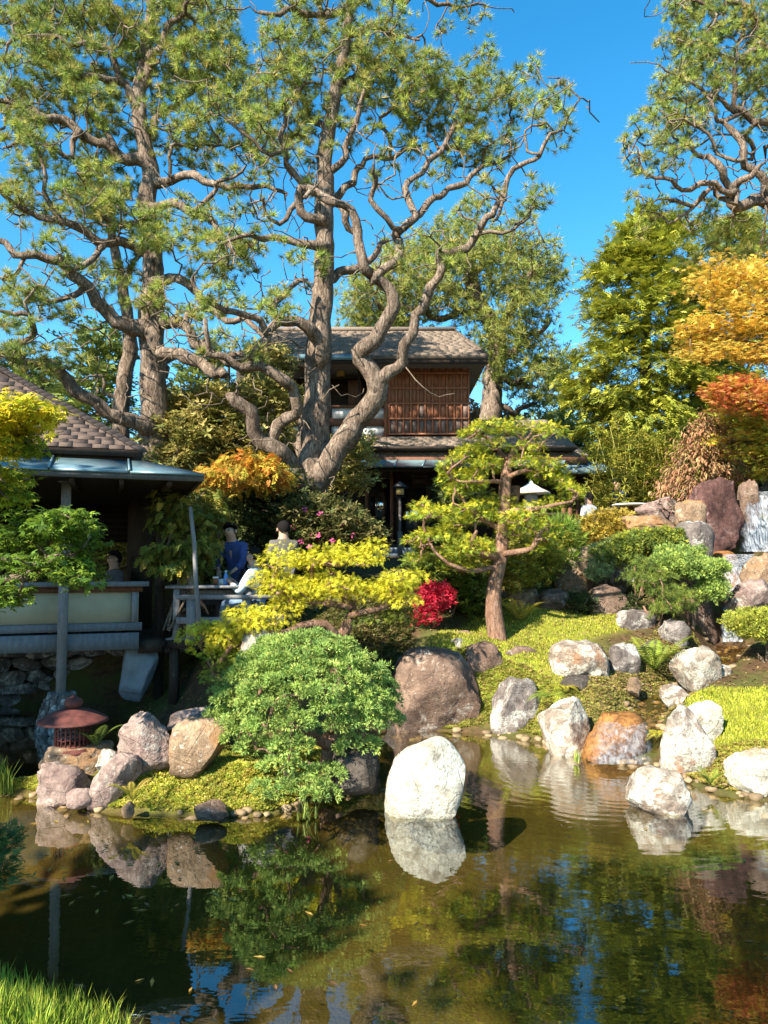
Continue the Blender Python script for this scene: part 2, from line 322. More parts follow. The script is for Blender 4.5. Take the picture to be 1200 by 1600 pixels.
def rock_verts(seed, cuts=11, rough=.07, V=None, lean=0, peak=0, box=3.2):
    r=np.random.default_rng(seed); V=ICO_V.copy() if V is None else V.copy(); V/=((np.abs(V)**box).sum(1)**(1/box))[:,None]
    V*=1+.16*np.array([noise.noise(Vector(q*1.1)+Vector((seed*3.1,0,0))) for q in V])[:,None]
    for _ in range(cuts):                                          # chisel flat faces
        d=r.normal(size=3); d[2]*=.75; d/=np.linalg.norm(d); o=r.uniform(.62,.98); s=V@d; ex=s>o
        V[ex]-=np.outer((s[ex]-o)*r.uniform(.8,1.0),d)
    n=np.array([noise.fractal(Vector(q*2.4)+Vector((0,seed*1.7,0)),1.0,2.1,4) for q in V]); nr=V/np.linalg.norm(V,axis=1)[:,None]
    rg=np.array([1-abs(noise.noise(Vector(q*3.1)+Vector((seed,5,0))))*2 for q in V])
    hf=np.array([noise.fractal(Vector(q*7)+Vector((seed*2.3,0,4)),1.0,2.1,2) for q in V]); V+=nr*(rough*n+rough*.28*hf)[:,None]-nr*(np.clip(rg-.82,0,1)*.28)[:,None]
    if peak: tz=np.clip((V[:,2]+1)/2,0,1); V[:,:2]*=(1-peak*tz)[:,None]
    V[:,0]+=lean*V[:,2]
    V-=(V.max(0)+V.min(0))/2; V/=(V.max(0)-V.min(0))/2
    return V
def rock(px0,px1,pt,pb,D,mat,label,seed,depth=.85,cuts=11,rough=.10,lean=0,peak=.0,name='boulder',group=None,bury=.22,box=3.2):
    c=(px0+px1)/2
    fwd=.42
    if D is None: D=G(c,pb).y; fwd=.25
    wd=(px1-px0)*D/F; lo=P(c,pb,D); hi=P(c,pt,D); ht=hi.z-lo.z; dp=wd*depth
    V=rock_verts(seed,cuts,rough,None if (px1-px0)*(pb-pt)>1800 else ICO3_V,lean,peak,box)
    b=ht*bury
    V=V*np.array([wd/2,dp/2,(ht+b)/2])
    m=MB(); m.add(V,ICO_F if len(V)==len(ICO_V) else ICO3_F)
    o=m.build(name,mat,smooth=True); o.location=(lo.x,D+dp*fwd,lo.z+(ht-b)/2)
    try: o.data.set_sharp_from_angle(angle=R(38))
    except Exception: pass
    return tag(o,label,'rock',group)
ROCKS=[
 (602,728,1157,1273,None,M_WHITE,'large rounded whitish boulder standing alone in open pond water',1,.8,5,.03,.10,.34,2.2),
 (612,766,1013,1142,None,M_BROWN,'wide low brown boulder on the far pond edge dappled with tree shade',2,.7,8,.08,0,.08,3.6),
 (768,848,1060,1148,None,M_GREY,'grey lichen-spotted boulder at the water between brown boulder and pale cube-like one',3,.8),
 (848,928,1092,1179,None,M_PALE,'pale squarish boulder beside the little cascade at the water edge',4,.8,8),
 (865,962,1003,1078,10.2,M_PALE,'broad pale lichened boulder lying on the lawn above the cascade',5,.8,9),
 (955,1006,1005,1064,10.5,M_GREY,'upright grey boulder snug against the broad pale lawn boulder',6,.8),
 (1062,1135,1012,1075,10.2,M_PALE,'rounded pale boulder on the grass above the stream bend',7,.8,8),
 (1038,1085,1070,1103,9.5,M_PALE,'small pale stone beside the stream below the rounded boulder',8,.8),
 (1042,1130,1108,1222,8.0,M_PALE,'tall pale boulder with round lichen spots at the cascade foot',9,.75,9,.06,.05,.2),
 (1080,1132,1097,1155,8.5,M_WHITE,'whitish boulder tucked behind the tall lichen-spotted one',10,.8),
 (988,1086,1200,1268,None,M_PALE,'low pale wedge-shaped boulder sitting in the pond near the right bank',11,.75,9,.05,.0,.1),
 (1147,1236,1172,1245,None,M_WHITE,'whitish boulder on the mossy right bank above the water',12,.8,8),
 (983,1004,1058,1085,10.0,M_TAN,'tiny tan stone standing in the stream bed',13),
 (703,742,986,1004,11.4,M_TAN,'flat tan stone half sunk in the lawn near the red shrub',14),
 (700,740,998,1022,10.95,M_PALE,'rounded pale lump of stone on the lawn above brown boulder',15),
 (728,792,1003,1048,10.65,M_BROWN,'brown stone against the slender tree foot',16),
 (790,842,1010,1038,10.75,M_BROWN,'flat dark stone to the right of the slender tree foot',17),
 (793,852,916,952,12.9,M_TAN,'rounded tan boulder beneath the yellow-green tree by golden fern',18),
 (846,902,920,962,12.6,M_BROWN,'brown block-shaped boulder next to the rounded tan one',19,.8,9),
 (870,938,852,922,13.6,M_TAN,'tall reddish tan boulder with an orange stain',20,.8,9,.07,.2),
 (922,988,913,973,12.3,M_BROWN,'mottled brown boulder below the low juniper edge',21,.8),
 (944,1003,866,916,13.0,M_GREY,'dark grey jagged boulder between reddish tan boulder and juniper',22,.8),
 (960,1032,952,1002,11.8,M_GREY,'smooth grey-brown boulder at the top of the lawn by the fern',23,.8),
 (1088,1172,742,862,13.8,M_RED,'huge red-brown boulder towering beside the waterfall',24,.8,9,.15,0,.10),
 (1160,1194,747,815,14.1,M_BROWN,'narrow brown boulder between the huge red one and the falls',25),
 (1062,1128,812,888,12.9,M_GREY,'grey weathered boulder in front of the huge red-brown one',26,.8,9),
 (1060,1110,778,824,13.7,M_TAN,'tan angular boulder left of the huge red-brown one',27),
 (974,1072,803,834,14.1,M_TAN,'long tan ledge stone above the juniper',28,.6,12),
 (1000,1082,775,815,14.7,M_PINK,'pinkish ledge stone under the bare twiggy shrub',29,.7,12),
 (1036,1136,900,1008,12.3,M_BROWN,'big brown overhanging rock carrying the juniper by the stream',30,.8,12,.09,.12),
 (1036,1082,968,1012,11.5,M_GREY,'grey stone with pale top below the overhanging brown rock',31),
 (1150,1226,905,962,11.9,M_PINK,'pinkish boulder on the right side of the lower falls',32,.8),
 (1172,1240,862,930,12.5,M_TAN,'mossy tan boulder on the right of the middle falls',33,.8),
 (1150,1300,748,890,15.0,M_DARK,'dark wet rock face behind the waterfall sheet',34,.5),
 (1122,1172,880,925,13.1,M_ORANGE,'orange wet ledge rock under the middle falls',35,.9),
 (1122,1160,860,886,13.5,M_ORANGE,'small orange wet step rock in the waterfall',36),
 (920,1020,1118,1200,8.62,M_ORANGE,'orange algae-covered wet rock of the lowest cascade',37,.9,6,.06,0,.05,3.4),
 (52,168,1168,1222,7.35,M_TAN,'flat orange-tan slab carrying the iron lantern',38,.75,12),
 (42,128,1198,1260,7.05,M_PINK,'craggy pinkish shore rock below the lantern slab',39,.7,9,.13),
 (172,264,1118,1200,7.15,M_PINK,'pointed pinkish rock in the middle of the islet',40,.7,9,.09,.1,.35),
 (132,212,1178,1256,6.95,M_PINK,'slanting pinkish rock sloping down from the pointed one',41,.6,9,.09,.45),
 (262,352,1126,1204,7.1,M_TAN,'chunky tan and orange boulder on the islet beside the juniper mound',42,.75,8,.06,.15),
 (256,338,1108,1140,7.9,M_PINK,'long flat grey-pink slab at the back of the islet',43,.6,9,.05,.3),
 (98,142,1238,1264,6.9,M_PINK,'small speckled shore stone under the slanting rock',44),
 (146,182,1172,1204,7.2,M_PALE,'small pale block wedged by the lantern slab',45),
 (188,208,1254,1276,6.70,M_TAN,'small pale stone at the moss waterline',46),
 (300,352,1258,1282,6.62,M_BROWN,'dark hollow shore stone under the moss bank',48),
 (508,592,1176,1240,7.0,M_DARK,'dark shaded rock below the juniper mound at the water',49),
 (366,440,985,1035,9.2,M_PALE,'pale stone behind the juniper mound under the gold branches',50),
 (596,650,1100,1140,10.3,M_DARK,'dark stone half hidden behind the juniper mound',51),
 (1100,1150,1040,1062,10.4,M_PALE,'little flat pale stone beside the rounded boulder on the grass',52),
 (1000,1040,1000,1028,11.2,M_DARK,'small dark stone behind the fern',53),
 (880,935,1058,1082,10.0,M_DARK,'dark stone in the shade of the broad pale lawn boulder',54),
 (1180,1240,950,985,11.4,M_TAN,'tan stone at the top of the right lawn',55),
 (1236,1330,752,900,13.9,M_BROWN,'tall brown boulder closing the right side of the upper falls',57,.8,9),
 (1235,1330,880,965,12.3,M_GREY,'grey boulder on the bank right of the lower falls',58,.8,9),
 (985,1045,830,868,13.6,M_GREY,'grey stone under the upper juniper',56),
]
for q in ROCKS:
    a=list(q[:8]); kw={}
    for nm,val in zip(('depth','cuts','rough','lean','peak','box'),q[8:]): kw[nm]=val
    rock(*a,**kw)
# shore cobbles and stream pebbles, too small to pick apart
def pebbles(name,pts,smin,smax,mat,label,cat):
    m=MB(); base=[rock_verts(300+i,7,.06,ICO2_V[:]) for i in range(5)]
    for p in pts:
        V=base[random.randrange(5)]; s=random.uniform(smin,smax); a=random.random()*6.28
        M=np.array([[math.cos(a),-math.sin(a),0],[math.sin(a),math.cos(a),0],[0,0,1]])
        g=random.uniform(.6,1.15); m.add((V*[s,s*.8,s*.6])@M.T+np.array(p),ICO2_F,(g,g*.95,g*.88))
    o=m.build(name,mat,smooth=True); return tag(o,label,cat,kind='stuff')
M_PEB=plain_mat('pebble_stone',(.30,.22,.13),.7,.3,.35)
pp=[]
for a,b in zip(STREAM[:-1],STREAM[1:]):
    for _ in range(26):
        t=random.random(); x=a.x+(b.x-a.x)*t+random.gauss(0,.22); y=a.y+(b.y-a.y)*t+random.gauss(0,.22); pp.append((x,y,hz(x,y)+.0))
for _ in range(150):
    i=random.randrange(13,25); a,b=POND[i],POND[i+1]; t=random.random(); x=a[0]+(b[0]-a[0])*t+random.gauss(0,.1); y=a[1]+(b[1]-a[1])*t+random.gauss(0,.1); pp.append((x,y,hz(x,y)))
for _ in range(55):
    i=random.randrange(1,10); a,b=ISLE[i],ISLE[i+1]; t=random.random(); x=a[0]+(b[0]-a[0])*t+random.gauss(0,.05); y=a[1]+(b[1]-a[1])*t+random.gauss(0,.05); pp.append((x,y,hz(x,y)))
pebbles('pebbles',pp,.02,.065,M_PEB,'small brown pebbles along the stream bed and shoreline','pebbles')
# ============================================================= buildings
M_SHING=wood_mat('weathered_shingles',(.15,.115,.09),(.30,.235,.18),(9,2,9),.85)
M_SHING2=wood_mat('grey_brown_shingles',(.075,.054,.045),(.145,.105,.085),(8,3,8),.85)
M_REDWOOD=wood_mat('red_wood_boards',(.32,.115,.055),(.52,.22,.115),(7,7,1.2),.75)
M_DARKWOOD=wood_mat('dark_stained_wood',(.030,.020,.013),(.060,.040,.026),(6,6,2),.7)
M_GREYWOOD=wood_mat('silvered_wood',(.17,.165,.165),(.30,.29,.28),(7,7,2),.85)
M_BROWNWOOD=wood_mat('brown_trim_wood',(.14,.062,.035),(.25,.115,.065),(6,6,2),.75)
M_PLASTER=plain_mat('white_plaster',(.72,.69,.64),.9,.15,.12)
M_CREAM=plain_mat('cream_panel',(.50,.42,.27),.85,.15,.15,scale=3)
M_STEP=plain_mat('blue_grey_stone',(.14,.17,.20),.8,.2,.3)
M_CONC=plain_mat('grey_concrete',(.20,.22,.23),.85,.2,.35,scale=4)
M_PAPER=plain_mat('paper_lantern',(.55,.36,.12),.8,.1,.1)
M_TEAL=plain_mat('pale_teal_paper',(.35,.58,.55),.8,.1,.1)
M_BLACK=plain_mat('black_paint',(.012,.012,.013),.5,.3,.1)
k=NT('copper_sheet'); v=k.coord('Object',rnd=True); n=k.noise(v,3.5,5,.65); c=k.ramp(n,(.3,(.10,.18,.20)),(.5,(.17,.27,.30)),(.7,(.26,.33,.35))); M_COPPER=k.done(k.bsdf(k.mix(1.0,c,k.attr(),'MULTIPLY'),.33,.5,k.bump(n,.15,.01),.35))
k=NT('window_glass'); M_GLASS=k.done(k.mixs(.6,k.bsdf((.02,.025,.02),.06,.6),k.n('ShaderNodeBsdfGlossy',).outputs[0]))
for nd in k.t.nodes:
    if nd.type=='BSDF_GLOSSY': nd.inputs['Roughness'].default_value=.04
def shingle_field(name,mat,parent,o,u,vdir,length,rows,expo,wd,inset=lambda t:(0,0),thick=.018,kind='stuff'):
    """rows of overlapping shingles on a slope: o lower-left corner, u along the eave, vdir up the slope"""
    u=Vector(u).normalized(); vd=Vector(vdir).normalized(); nn=u.cross(vd)
    if nn.z<0: nn=-nn
    m=MB(); o=Vector(o)
    for j in range(rows):
        a,b=inset(j*expo); x=a-random.random()*wd
        while x<length-b:
            w_=wd*random.uniform(.75,1.25); x0=max(x,a); x1=min(x+w_-.006,length-b); x+=w_
            if x1-x0<.02: continue
            s=o+vd*(j*expo+random.uniform(-.012,.006)); g=random.uniform(.78,1.12); L_=expo*1.5; lift=thick+.004
            q=[s+u*x0+nn*lift,s+u*x1+nn*lift,s+u*x1+vd*L_,s+u*x0+vd*L_]; q2=[p-nn*thick for p in q]
            m.add([tuple(p) for p in q+q2],[(0,1,2,3),(4,5,1,0),(5,6,2,1),(7,4,0,3)],(g,g*.97,g*.93))
    ob=m.build(name,mat,parent); return tag(ob,kind=kind) if kind else ob
HD=22.0
def HX(px,D=HD): return (px-600)/F*D
def HZ(py,D=HD): return P(600,py,D).z
house=empty('teahouse',(0,0,0),0,'two-storey dark wooden Japanese house with shingled roofs behind the pines','building')
fl=2.72
def part(name,mat,lo,hi,parent=None,col=(1,1,1),bev=0):
    o=MB().box(lo,hi,col).build(name,mat,parent or house); return o
# upper storey
part('upper_wall',M_DARKWOOD,(HX(352),HD+1.3,HZ(684)),(HX(735),HD+1.45,HZ(556)))
part('side_wall',M_DARKWOOD,(HX(735)-.12,HD+.1,HZ(684)),(HX(735),HD+1.3,HZ(556))); part('upper_floor',M_DARKWOOD,(HX(352),HD+.05,HZ(690)),(HX(735)-.01,HD+1.3,HZ(683)))
bw=part('board_wall',M_REDWOOD,(HX(607),HD+.06,HZ(679)),(HX(735),HD+.10,HZ(556)))
cols_,rows_=11,5; x0,x1=HX(608),HX(734); z0,z1=HZ(678),HZ(559); cw=(x1-x0)/cols_; rh=(z1-z0)/rows_
bm_=MB().box((0,0,0),(cw-.035,.03,rh-.02)).mesh('board',M_REDWOOD); greym=MB().box((0,0,0),(cw-.035,.03,rh-.02)).mesh('board',wood_mat('worn_wood_boards',(.15,.10,.08),(.30,.21,.165),(7,7,1.2),.85))
for i in range(cols_):
    for j in range(rows_):
        o=put('board',greym if j==0 or (j==1 and random.random()<.2) else bm_,bw,(x0+i*cw+.017,HD+.03+random.uniform(0,.012),z0+j*rh+.01))
vb=MB().box((0,0,0),(.045,.05,z1-z0)).mesh('batten',M_REDWOOD)
for i in range(cols_+1): put('batten',vb,bw,(x0+i*cw-.022,HD-.005,z0))
hb=MB().box((0,0,0),(x1-x0,.03,.05)).mesh('rail',M_REDWOOD)
for j in range(rows_+1): put('rail',hb,bw,(x0,HD-.018,z0+j*rh-.025))
part('corner_post',M_BROWNWOOD,(HX(600.5),HD-.02,HZ(682)),(HX(606.5),HD+.1,HZ(556)))
# window bay between the trunk and the boards
for (a,b) in ((372,428),(430,486),(517,559),(561,600)):
    lo=part('plaster_panel',M_PLASTER,(HX(a),HD+.10,HZ(680)),(HX(b),HD+.14,HZ(665))); part('plaster_panel',M_PLASTER,(HX(a),HD+.10,HZ(653)),(HX(b),HD+.14,HZ(637)))
part('sill_rail',M_BROWNWOOD,(HX(352),HD+.02,HZ(664.5)),(HX(600),HD+.13,HZ(653.5))); part('sill_rail',M_BROWNWOOD,(HX(352),HD+.0,HZ(636.5)),(HX(600),HD+.15,HZ(633))); part('sill_rail',M_BROWNWOOD,(HX(352),HD+.02,HZ(684)),(HX(600),HD+.13,HZ(680.5)))
for px in (353,429,487,514,560): part('window_post',M_DARKWOOD,(HX(px-1.5),HD+.04,HZ(683)),(HX(px+1.5),HD+.16,HZ(556)))
part('sliding_screen',M_BROWNWOOD,(HX(542),HD+.5,HZ(633)),(HX(563),HD+.55,HZ(588))); part('sliding_screen',M_CREAM,(HX(592),HD+.5,HZ(633)),(HX(600),HD+.55,HZ(590)))
part('lintel',M_DARKWOOD,(HX(352),HD+.03,HZ(566)),(HX(600),HD+.2,HZ(556)))
pl=part('paper_lantern',M_PAPER,(HX(524),HD+.3,HZ(582)),(HX(536),HD+.5,HZ(568)))
# upper roof: hipped, eave all round
def hip_roof(name,ex0,ex1,ey0,ey1,ez,rx0,rx1,ry,rz,mat,rows,expo,parent,wd=.24):
    e=[(ex0,ey0,ez),(ex1,ey0,ez),(ex1,ey1,ez),(ex0,ey1,ez)]; rd=[(rx0,ry,rz),(rx1,ry,rz)]
    dz=.09; m=MB(); m.add(e+rd+[(x,y,z-dz) for x,y,z in e],[(0,1,5,4),(1,2,5),(2,3,4,5),(3,0,4),(6,7,1,0),(7,8,2,1),(8,9,3,2),(9,6,0,3),(9,8,7,6)],(.6,.58,.55))
    ro=m.build(name,mat,parent); vd=Vector((0,ry-ey0,rz-ez)); sl=vd.length
    k0=(rx0-ex0)/sl; k1=(ex1-rx1)/sl
    shingle_field('shingles',mat,ro,(ex0,ey0,ez),(1,0,0),vd,ex1-ex0,rows,sl/rows,wd,lambda t:(k0*t,k1*t))
    d2=Vector((rx1-ex1,0,rz-ez)); s2=d2.length
    shingle_field('shingles',mat,ro,(ex1,ey0,ez),(0,1,0),d2,ey1-ey0,rows,s2/rows,wd,lambda t:((ry-ey0)/s2*t,(ey1-ry)/s2*t))
    return ro
ez=HZ(556,21.0)
ur=hip_roof('upper_roof',HX(362,21),HX(766,21),21.0,27.0,ez,HX(425,24),HX(712,24),24.0,HZ(517,24.0),M_SHING,17,.2,house)
part('fascia',M_DARKWOOD,(HX(362,21)+.02,21.02,ez-.22),(HX(766,21)-.02,21.06,ez-.095),ur)
o=part('gutter',M_COPPER,(HX(366,21),20.93,ez-.12),(HX(553,21),21.0,ez+.03),ur)
part('ridge_cap',M_SHING,(HX(424,24),23.9,HZ(517,24)-.02),(HX(714,24),24.1,HZ(517,24)+.10),ur)
for q in range(15):
    px=368+q*28; MB().bar((HX(px,21.1),21.1,ez-.16),(HX(px,21.1),22.3,ez+.25),.07,.09).build('rafter',M_DARKWOOD,ur)
# lower roof between the storeys
lz=HZ(713,20.4)
e=[(HX(356,20.4),20.4,lz),(HX(922,20.4),20.4,lz),(HX(845,22.1),22.1,HZ(682,22.1)),(HX(352,22.1),22.1,HZ(682,22.1))]
m=MB(); m.add(e+[(x,y,z-.1) for x,y,z in e],[(0,1,2,3),(4,5,1,0),(5,6,2,1),(7,6,5,4),(3,2,6,7),(0,3,7,4)],(.6,.58,.55)); lr=m.build('lower_roof',M_SHING,house)
vd=Vector((0,1.7,e[3][2]-lz)); sl_=vd.length; shingle_field('shingles',M_SHING,lr,e[0],(1,0,0),vd,e[1][0]-e[0][0],11,sl_/11,.24,lambda t:(0,(e[1][0]-e[2][0])*t/sl_))
part('fascia',M_BROWNWOOD,(e[0][0],20.36,lz-.20),(e[1][0]-.05,20.4,lz-.02),lr)
# rear wing roof on the right
e2=[(HX(738,22.4),22.4,HZ(690,22.4)),(HX(880,22.4),22.4,HZ(690,22.4)),(HX(858,24.6),24.6,HZ(657,24.6)),(HX(738,24.6),24.6,HZ(657,24.6))]
m=MB(); m.add(e2+[(x,y,z-.1) for x,y,z in e2],[(0,1,2,3),(4,5,1,0),(5,6,2,1),(3,2,6,7),(7,6,5,4),(0,3,7,4)],(.6,.58,.55)); wr=m.build('rear_roof',M_SHING,house)
vd2=Vector((0,2.2,e2[3][2]-e2[0][2])); shingle_field('shingles',M_SHING,wr,e2[0],(1,0,0),vd2,e2[1][0]-e2[0][0],11,vd2.length/11,.24,lambda t:(0,(e2[1][0]-e2[2][0])*t/vd2.length))
MB().add([(HX(922,20.4),20.42,lz),(HX(925,24),24.5,lz),(HX(858,24.6),24.6,HZ(657,24.6)),(HX(845,22.1),22.12,HZ(682,22.1))],[(0,1,2,3)],(.8,.78,.75)).build('side_roof',M_SHING,house)
# metal skirt eaves, one panel after the other
def skirt(pxa,pxb,n,Da,Db,pya,pyb,Ra,Rb,qya,qyb,parent):
    """outer edge (px,D,py) and inner edge, split in n panels"""
    for i in range(n):
        t0,t1=i/n,(i+1)/n
        A=[P(pxa+(pxb-pxa)*t,pya+(pyb-pya)*t,Da) for t in (t0,t1)]; Bq=[P(Ra[0]+(Rb[0]-Ra[0])*t,qya+(qyb-qya)*t,Db) for t in (t0,t1)]
        g=random.uniform(.8,1.1); gap=(A[1]-A[0])*.02
        v_=[A[0]+gap,A[1]-gap,Bq[1]-gap,Bq[0]+gap]; v2=[p-Vector((0,0,.03)) for p in v_]
        MB().add([tuple(p) for p in v_+v2],[(0,1,2,3),(5,4,0,1)[::1],(6,5,1,2),(7,6,2,3),(4,7,3,0),(7,4,5,6)],(g,g,g)).build('roof_panel',M_COPPER,parent)
        MB().bar(A[0]+Vector((0,0,.012)),Bq[0]+Vector((0,0,.012)),.03,.035).build('seam',M_COPPER,parent)
sk=part('eave_beam',M_DARKWOOD,(HX(360,20),20.0,HZ(736,20)),(HX(905,20),20.1,HZ(731,20)))
skirt(352,880,12,19.6,20.45,728,729,(358,0),(885,0),717,718,sk)
skirt(880,992,5,19.3,20.9,738,739,(868,0),(930,0),722,722,sk)
MB().add([tuple(P(878,741,19.32)),tuple(P(990,742,19.32)),tuple(P(965,752,22.6)),tuple(P(870,752,22.6))],[(0,1,2,3)]).build('eave_soffit',M_DARKWOOD,house)
# ground storey
part('back_wall',M_DARKWOOD,(HX(352,25),25.0,fl-.3),(HX(880,25),25.1,HZ(700,25))); part('front_wall',M_DARKWOOD,(HX(352),HD-.05,fl),(HX(532),HD+.05,HZ(715)))
part('lintel',M_DARKWOOD,(HX(532),HD-.06,HZ(748)),(HX(880),HD+.06,HZ(715))); part('floor_slab',M_DARKWOOD,(HX(352),20.6,fl-.15),(HX(880),25,fl)); part('ceiling',M_DARKWOOD,(HX(352),20.2,HZ(716)),(HX(880),25,HZ(712)))
for px in (533,573,612,622,669,690,735,780,830,878): part('post',M_BROWNWOOD if px in (573,612) else M_DARKWOOD,(HX(px-2.5),HD-.12,fl),(HX(px+2.5),HD+.02,HZ(716)))
dr=part('sliding_door',M_DARKWOOD,(HX(624),HD+.02,fl),(HX(668),HD+.06,HZ(752)))
part('pane',M_GLASS,(HX(627),HD+.0,fl+.12),(HX(665),HD+.018,HZ(763)),dr); part('handle',M_BLACK,(HX(663),HD-.04,fl+.9),(HX(665),HD,fl+1.1),dr)
dr=part('sliding_door',M_DARKWOOD,(HX(576),HD+.08,fl),(HX(610),HD+.12,HZ(752))); part('pane',M_GLASS,(HX(579),HD+.06,fl+.6),(HX(607),HD+.078,HZ(758)),dr)
sg=part('name_board',M_DARKWOOD,(HX(644),HD-.17,HZ(757)),(HX(667),HD-.13,HZ(746)))
part('board_frame',M_BROWNWOOD,(HX(643.4),HD-.165,HZ(746.2)),(HX(667.6),HD-.125,HZ(744.5)),sg)
nb=part('notice',M_PLASTER,(HX(533),HD-.16,HZ(762)),(HX(553),HD-.13,HZ(752)))
for px in (735,800,880): part('rail_post',M_DARKWOOD,(HX(px-2),20.7,fl),(HX(px+2),20.8,fl+.8))
for px in (882,892,905,925): part('wing_post',M_BROWNWOOD,(HX(px-3,20.6),20.6,fl-.2),(HX(px+3,20.6),20.72,HZ(742,20.6)))
part('rail',M_DARKWOOD,(HX(735),20.72,fl+.76),(HX(960),20.8,fl+.84)); part('wing_floor',M_DARKWOOD,(HX(870),19.6,fl-.2),(HX(965),24,fl))
# stone steps to the door
for i in range(4):
    o=part('stone_step',M_STEP,(HX(586-5*i,20),20.2-.38*i-.36,2.2),(HX(650+4*i,20),20.6-.38*i,fl-.12-.155*i))
    o.parent=None; tag(o,['top','second','third','lowest'][i]+' blue-grey stone step below the house door','step','stone steps of the house')
# post lantern by the steps
lp=empty('post_lantern',P(625,842,19.2),0,'slim wooden lantern post with a small black lantern beside the house steps','lantern')
b=P(625,842,19.2); q=lambda n_,m_,mat: m_.build(n_,mat,lp)
MB().box((-.032,-.032,-.5),(.032,.032,1.05),(.5,.45,.42)).build('post',M_GREYWOOD,lp); MB().box((-.06,-.06,-.5),(.06,.06,.18),(.6,.57,.52)).build('plinth',M_GREYWOOD,lp)
cg=MB().box((-.12,-.12,1.06),(.12,.12,1.28)).build('lamp_box',M_BLACK,lp); MB().add([(-.2,-.2,1.28),(.2,-.2,1.28),(.2,.2,1.28),(-.2,.2,1.28),(0,0,1.46)],[(3,2,1,0),(0,1,4),(1,2,4),(2,3,4),(3,0,4)]).build('lamp_roof',M_BLACK,lp)
MB().box((-.09,-.125,1.1),(.09,-.121,1.25)).build('pane',M_PAPER,cg)
# small roofed lantern seen through the slender tree
sl2=empty('garden_lantern',P(830,800,17.5),0,'pale roofed stone lantern half hidden behind the slender yellow-green tree','lantern')
MB().lathe([(.16,-.9),(.12,-.8),(.10,0),(.2,.05),(.2,.12)],10).build('shaft',M_CONC,sl2); MB().lathe([(.15,.12),(.16,.3),(.15,.42)],6).build('lamp_box',M_CONC,sl2)
MB().lathe([(.46,.42),(.44,.46),(.22,.56),(.06,.66),(.03,.72)],6).build('lantern_roof',plain_mat('pale_lantern_stone',(.68,.62,.5),.85),sl2)
# ============================================================= left tea pavilion (local x right, y back)
PA=math.atan2(.333,.943); PO=Vector((-3.40,10.8,0)); pav=empty('tea_pavilion',PO,PA,'open timber tea pavilion on posts over the water with a hipped shingle roof','pavilion')
def pp_(name,mat,lo,hi,parent=None,col=(1,1,1)): return MB().box(lo,hi,col).build(name,mat,parent or pav)
W=-6.0
# deck and parapet
pp_('deck_floor',M_DARKWOOD,(W,.05,1.02),(.35,5.0,1.10)); pp_('deck_beam',M_GREYWOOD,(W,-.10,1.02),(-.02,.06,1.24)); pp_('deck_beam',M_DARKWOOD,(-.02,.0,.95),(.30,5,1.12))
pr=pp_('parapet',M_CREAM,(W,.03,1.38),(-.03,.07,1.80)); pp_('bottom_rail',M_GREYWOOD,(W,-.02,1.27),(.02,.10,1.375),pr); pp_('top_rail',M_BROWNWOOD,(W,-.01,1.80),(.02,.11,1.875),pr)
pp_('cap_rail',M_GREYWOOD,(W,-.12,1.88),(.10,.20,1.945),pr)
for x in (-.08,-2.05,-4.0): pp_('stile',M_GREYWOOD,(x-.04,-.015,1.38),(x+.04,.025,1.795),pr)
# posts
pp_('post',M_GREYWOOD,(-1.05,-.30,.50),(-.93,-.18,3.42)); pp_('post',M_DARKWOOD,(.22,.55,.2),(.36,.69,3.45)); pp_('post',M_DARKWOOD,(-.15,2.6,1.0),(.0,2.75,3.5)); pp_('post',M_DARKWOOD,(-3.6,-.30,.5),(-3.48,-.18,3.42)); pp_('post',M_DARKWOOD,(-2.4,4.6,1.0),(-2.25,4.75,3.5)); pp_('post',M_DARKWOOD,(-5.0,4.6,1.0),(-4.85,4.75,3.5)); pp_('post',M_DARKWOOD,(.2,4.6,.5),(.34,4.75,3.5))
for x in (-.99,-3.54): pp_('bracket',M_GREYWOOD,(x-.10,-.33,3.28),(x+.10,-.15,3.36))
pp_('eave_beam',M_DARKWOOD,(W,-.32,3.36),(.5,-.16,3.52)); pp_('eave_beam',M_DARKWOOD,(.24,-.3,3.34),(.4,5.4,3.48)); pp_('hanging_panel',M_DARKWOOD,(W,4.7,2.62),(.3,4.78,3.5)); pp_('back_rail',M_DARKWOOD,(W,4.6,1.1),(.3,4.7,1.55))
for j in range(6): pp_('slat',M_DARKWOOD,(W,4.66,2.66+j*.12),(.3,4.7,2.70+j*.12),None,(1.8,1.7,1.6))
pp_('inner_screen',M_DARKWOOD,(-.1,2.1,1.1),(.25,3.4,3.5)); MB().add([(W,-.5,3.50),(.5,-.5,3.50),(.5,5.4,3.50),(W,5.4,3.50)],[(3,2,1,0)]).build('ceiling',M_DARKWOOD,pav)
# copper skirt
for i in range(7):
    xa=.74-i*.95; xb=xa-.95; xia=min(.0,xa); g=random.uniform(.85,1.15)
    v_=[(xb+.008,-1.0,3.38),(xa-.008,-1.0,3.38),(min(xa,-.0)-.008,-.22,3.62),(min(xb,-.0)+.008,-.22,3.62)]
    MB().add(v_+[(x,y,z-.03) for x,y,z in v_],[(0,1,2,3),(4,5,1,0),(5,6,2,1),(6,7,3,2),(7,4,0,3),(7,6,5,4)],(g,g,g)).build('roof_panel',M_COPPER,pav)
    MB().bar((xb,-1.005,3.395),(min(xb,0),-.22,3.635),.025,.03).build('seam',M_COPPER,pav)
MB().add([(.74,-1.0,3.38),(.74,6,3.38),(0,6,3.62),(0,-.22,3.62)],[(0,1,2,3)]).build('side_skirt',M_COPPER,pav)
pp_('eave_fascia',M_GREYWOOD,(W,-.985,3.28),(.73,-.93,3.352),None,(.55,.5,.45)); pp_('eave_fascia',M_DARKWOOD,(.66,-.93,3.27),(.72,6,3.36))
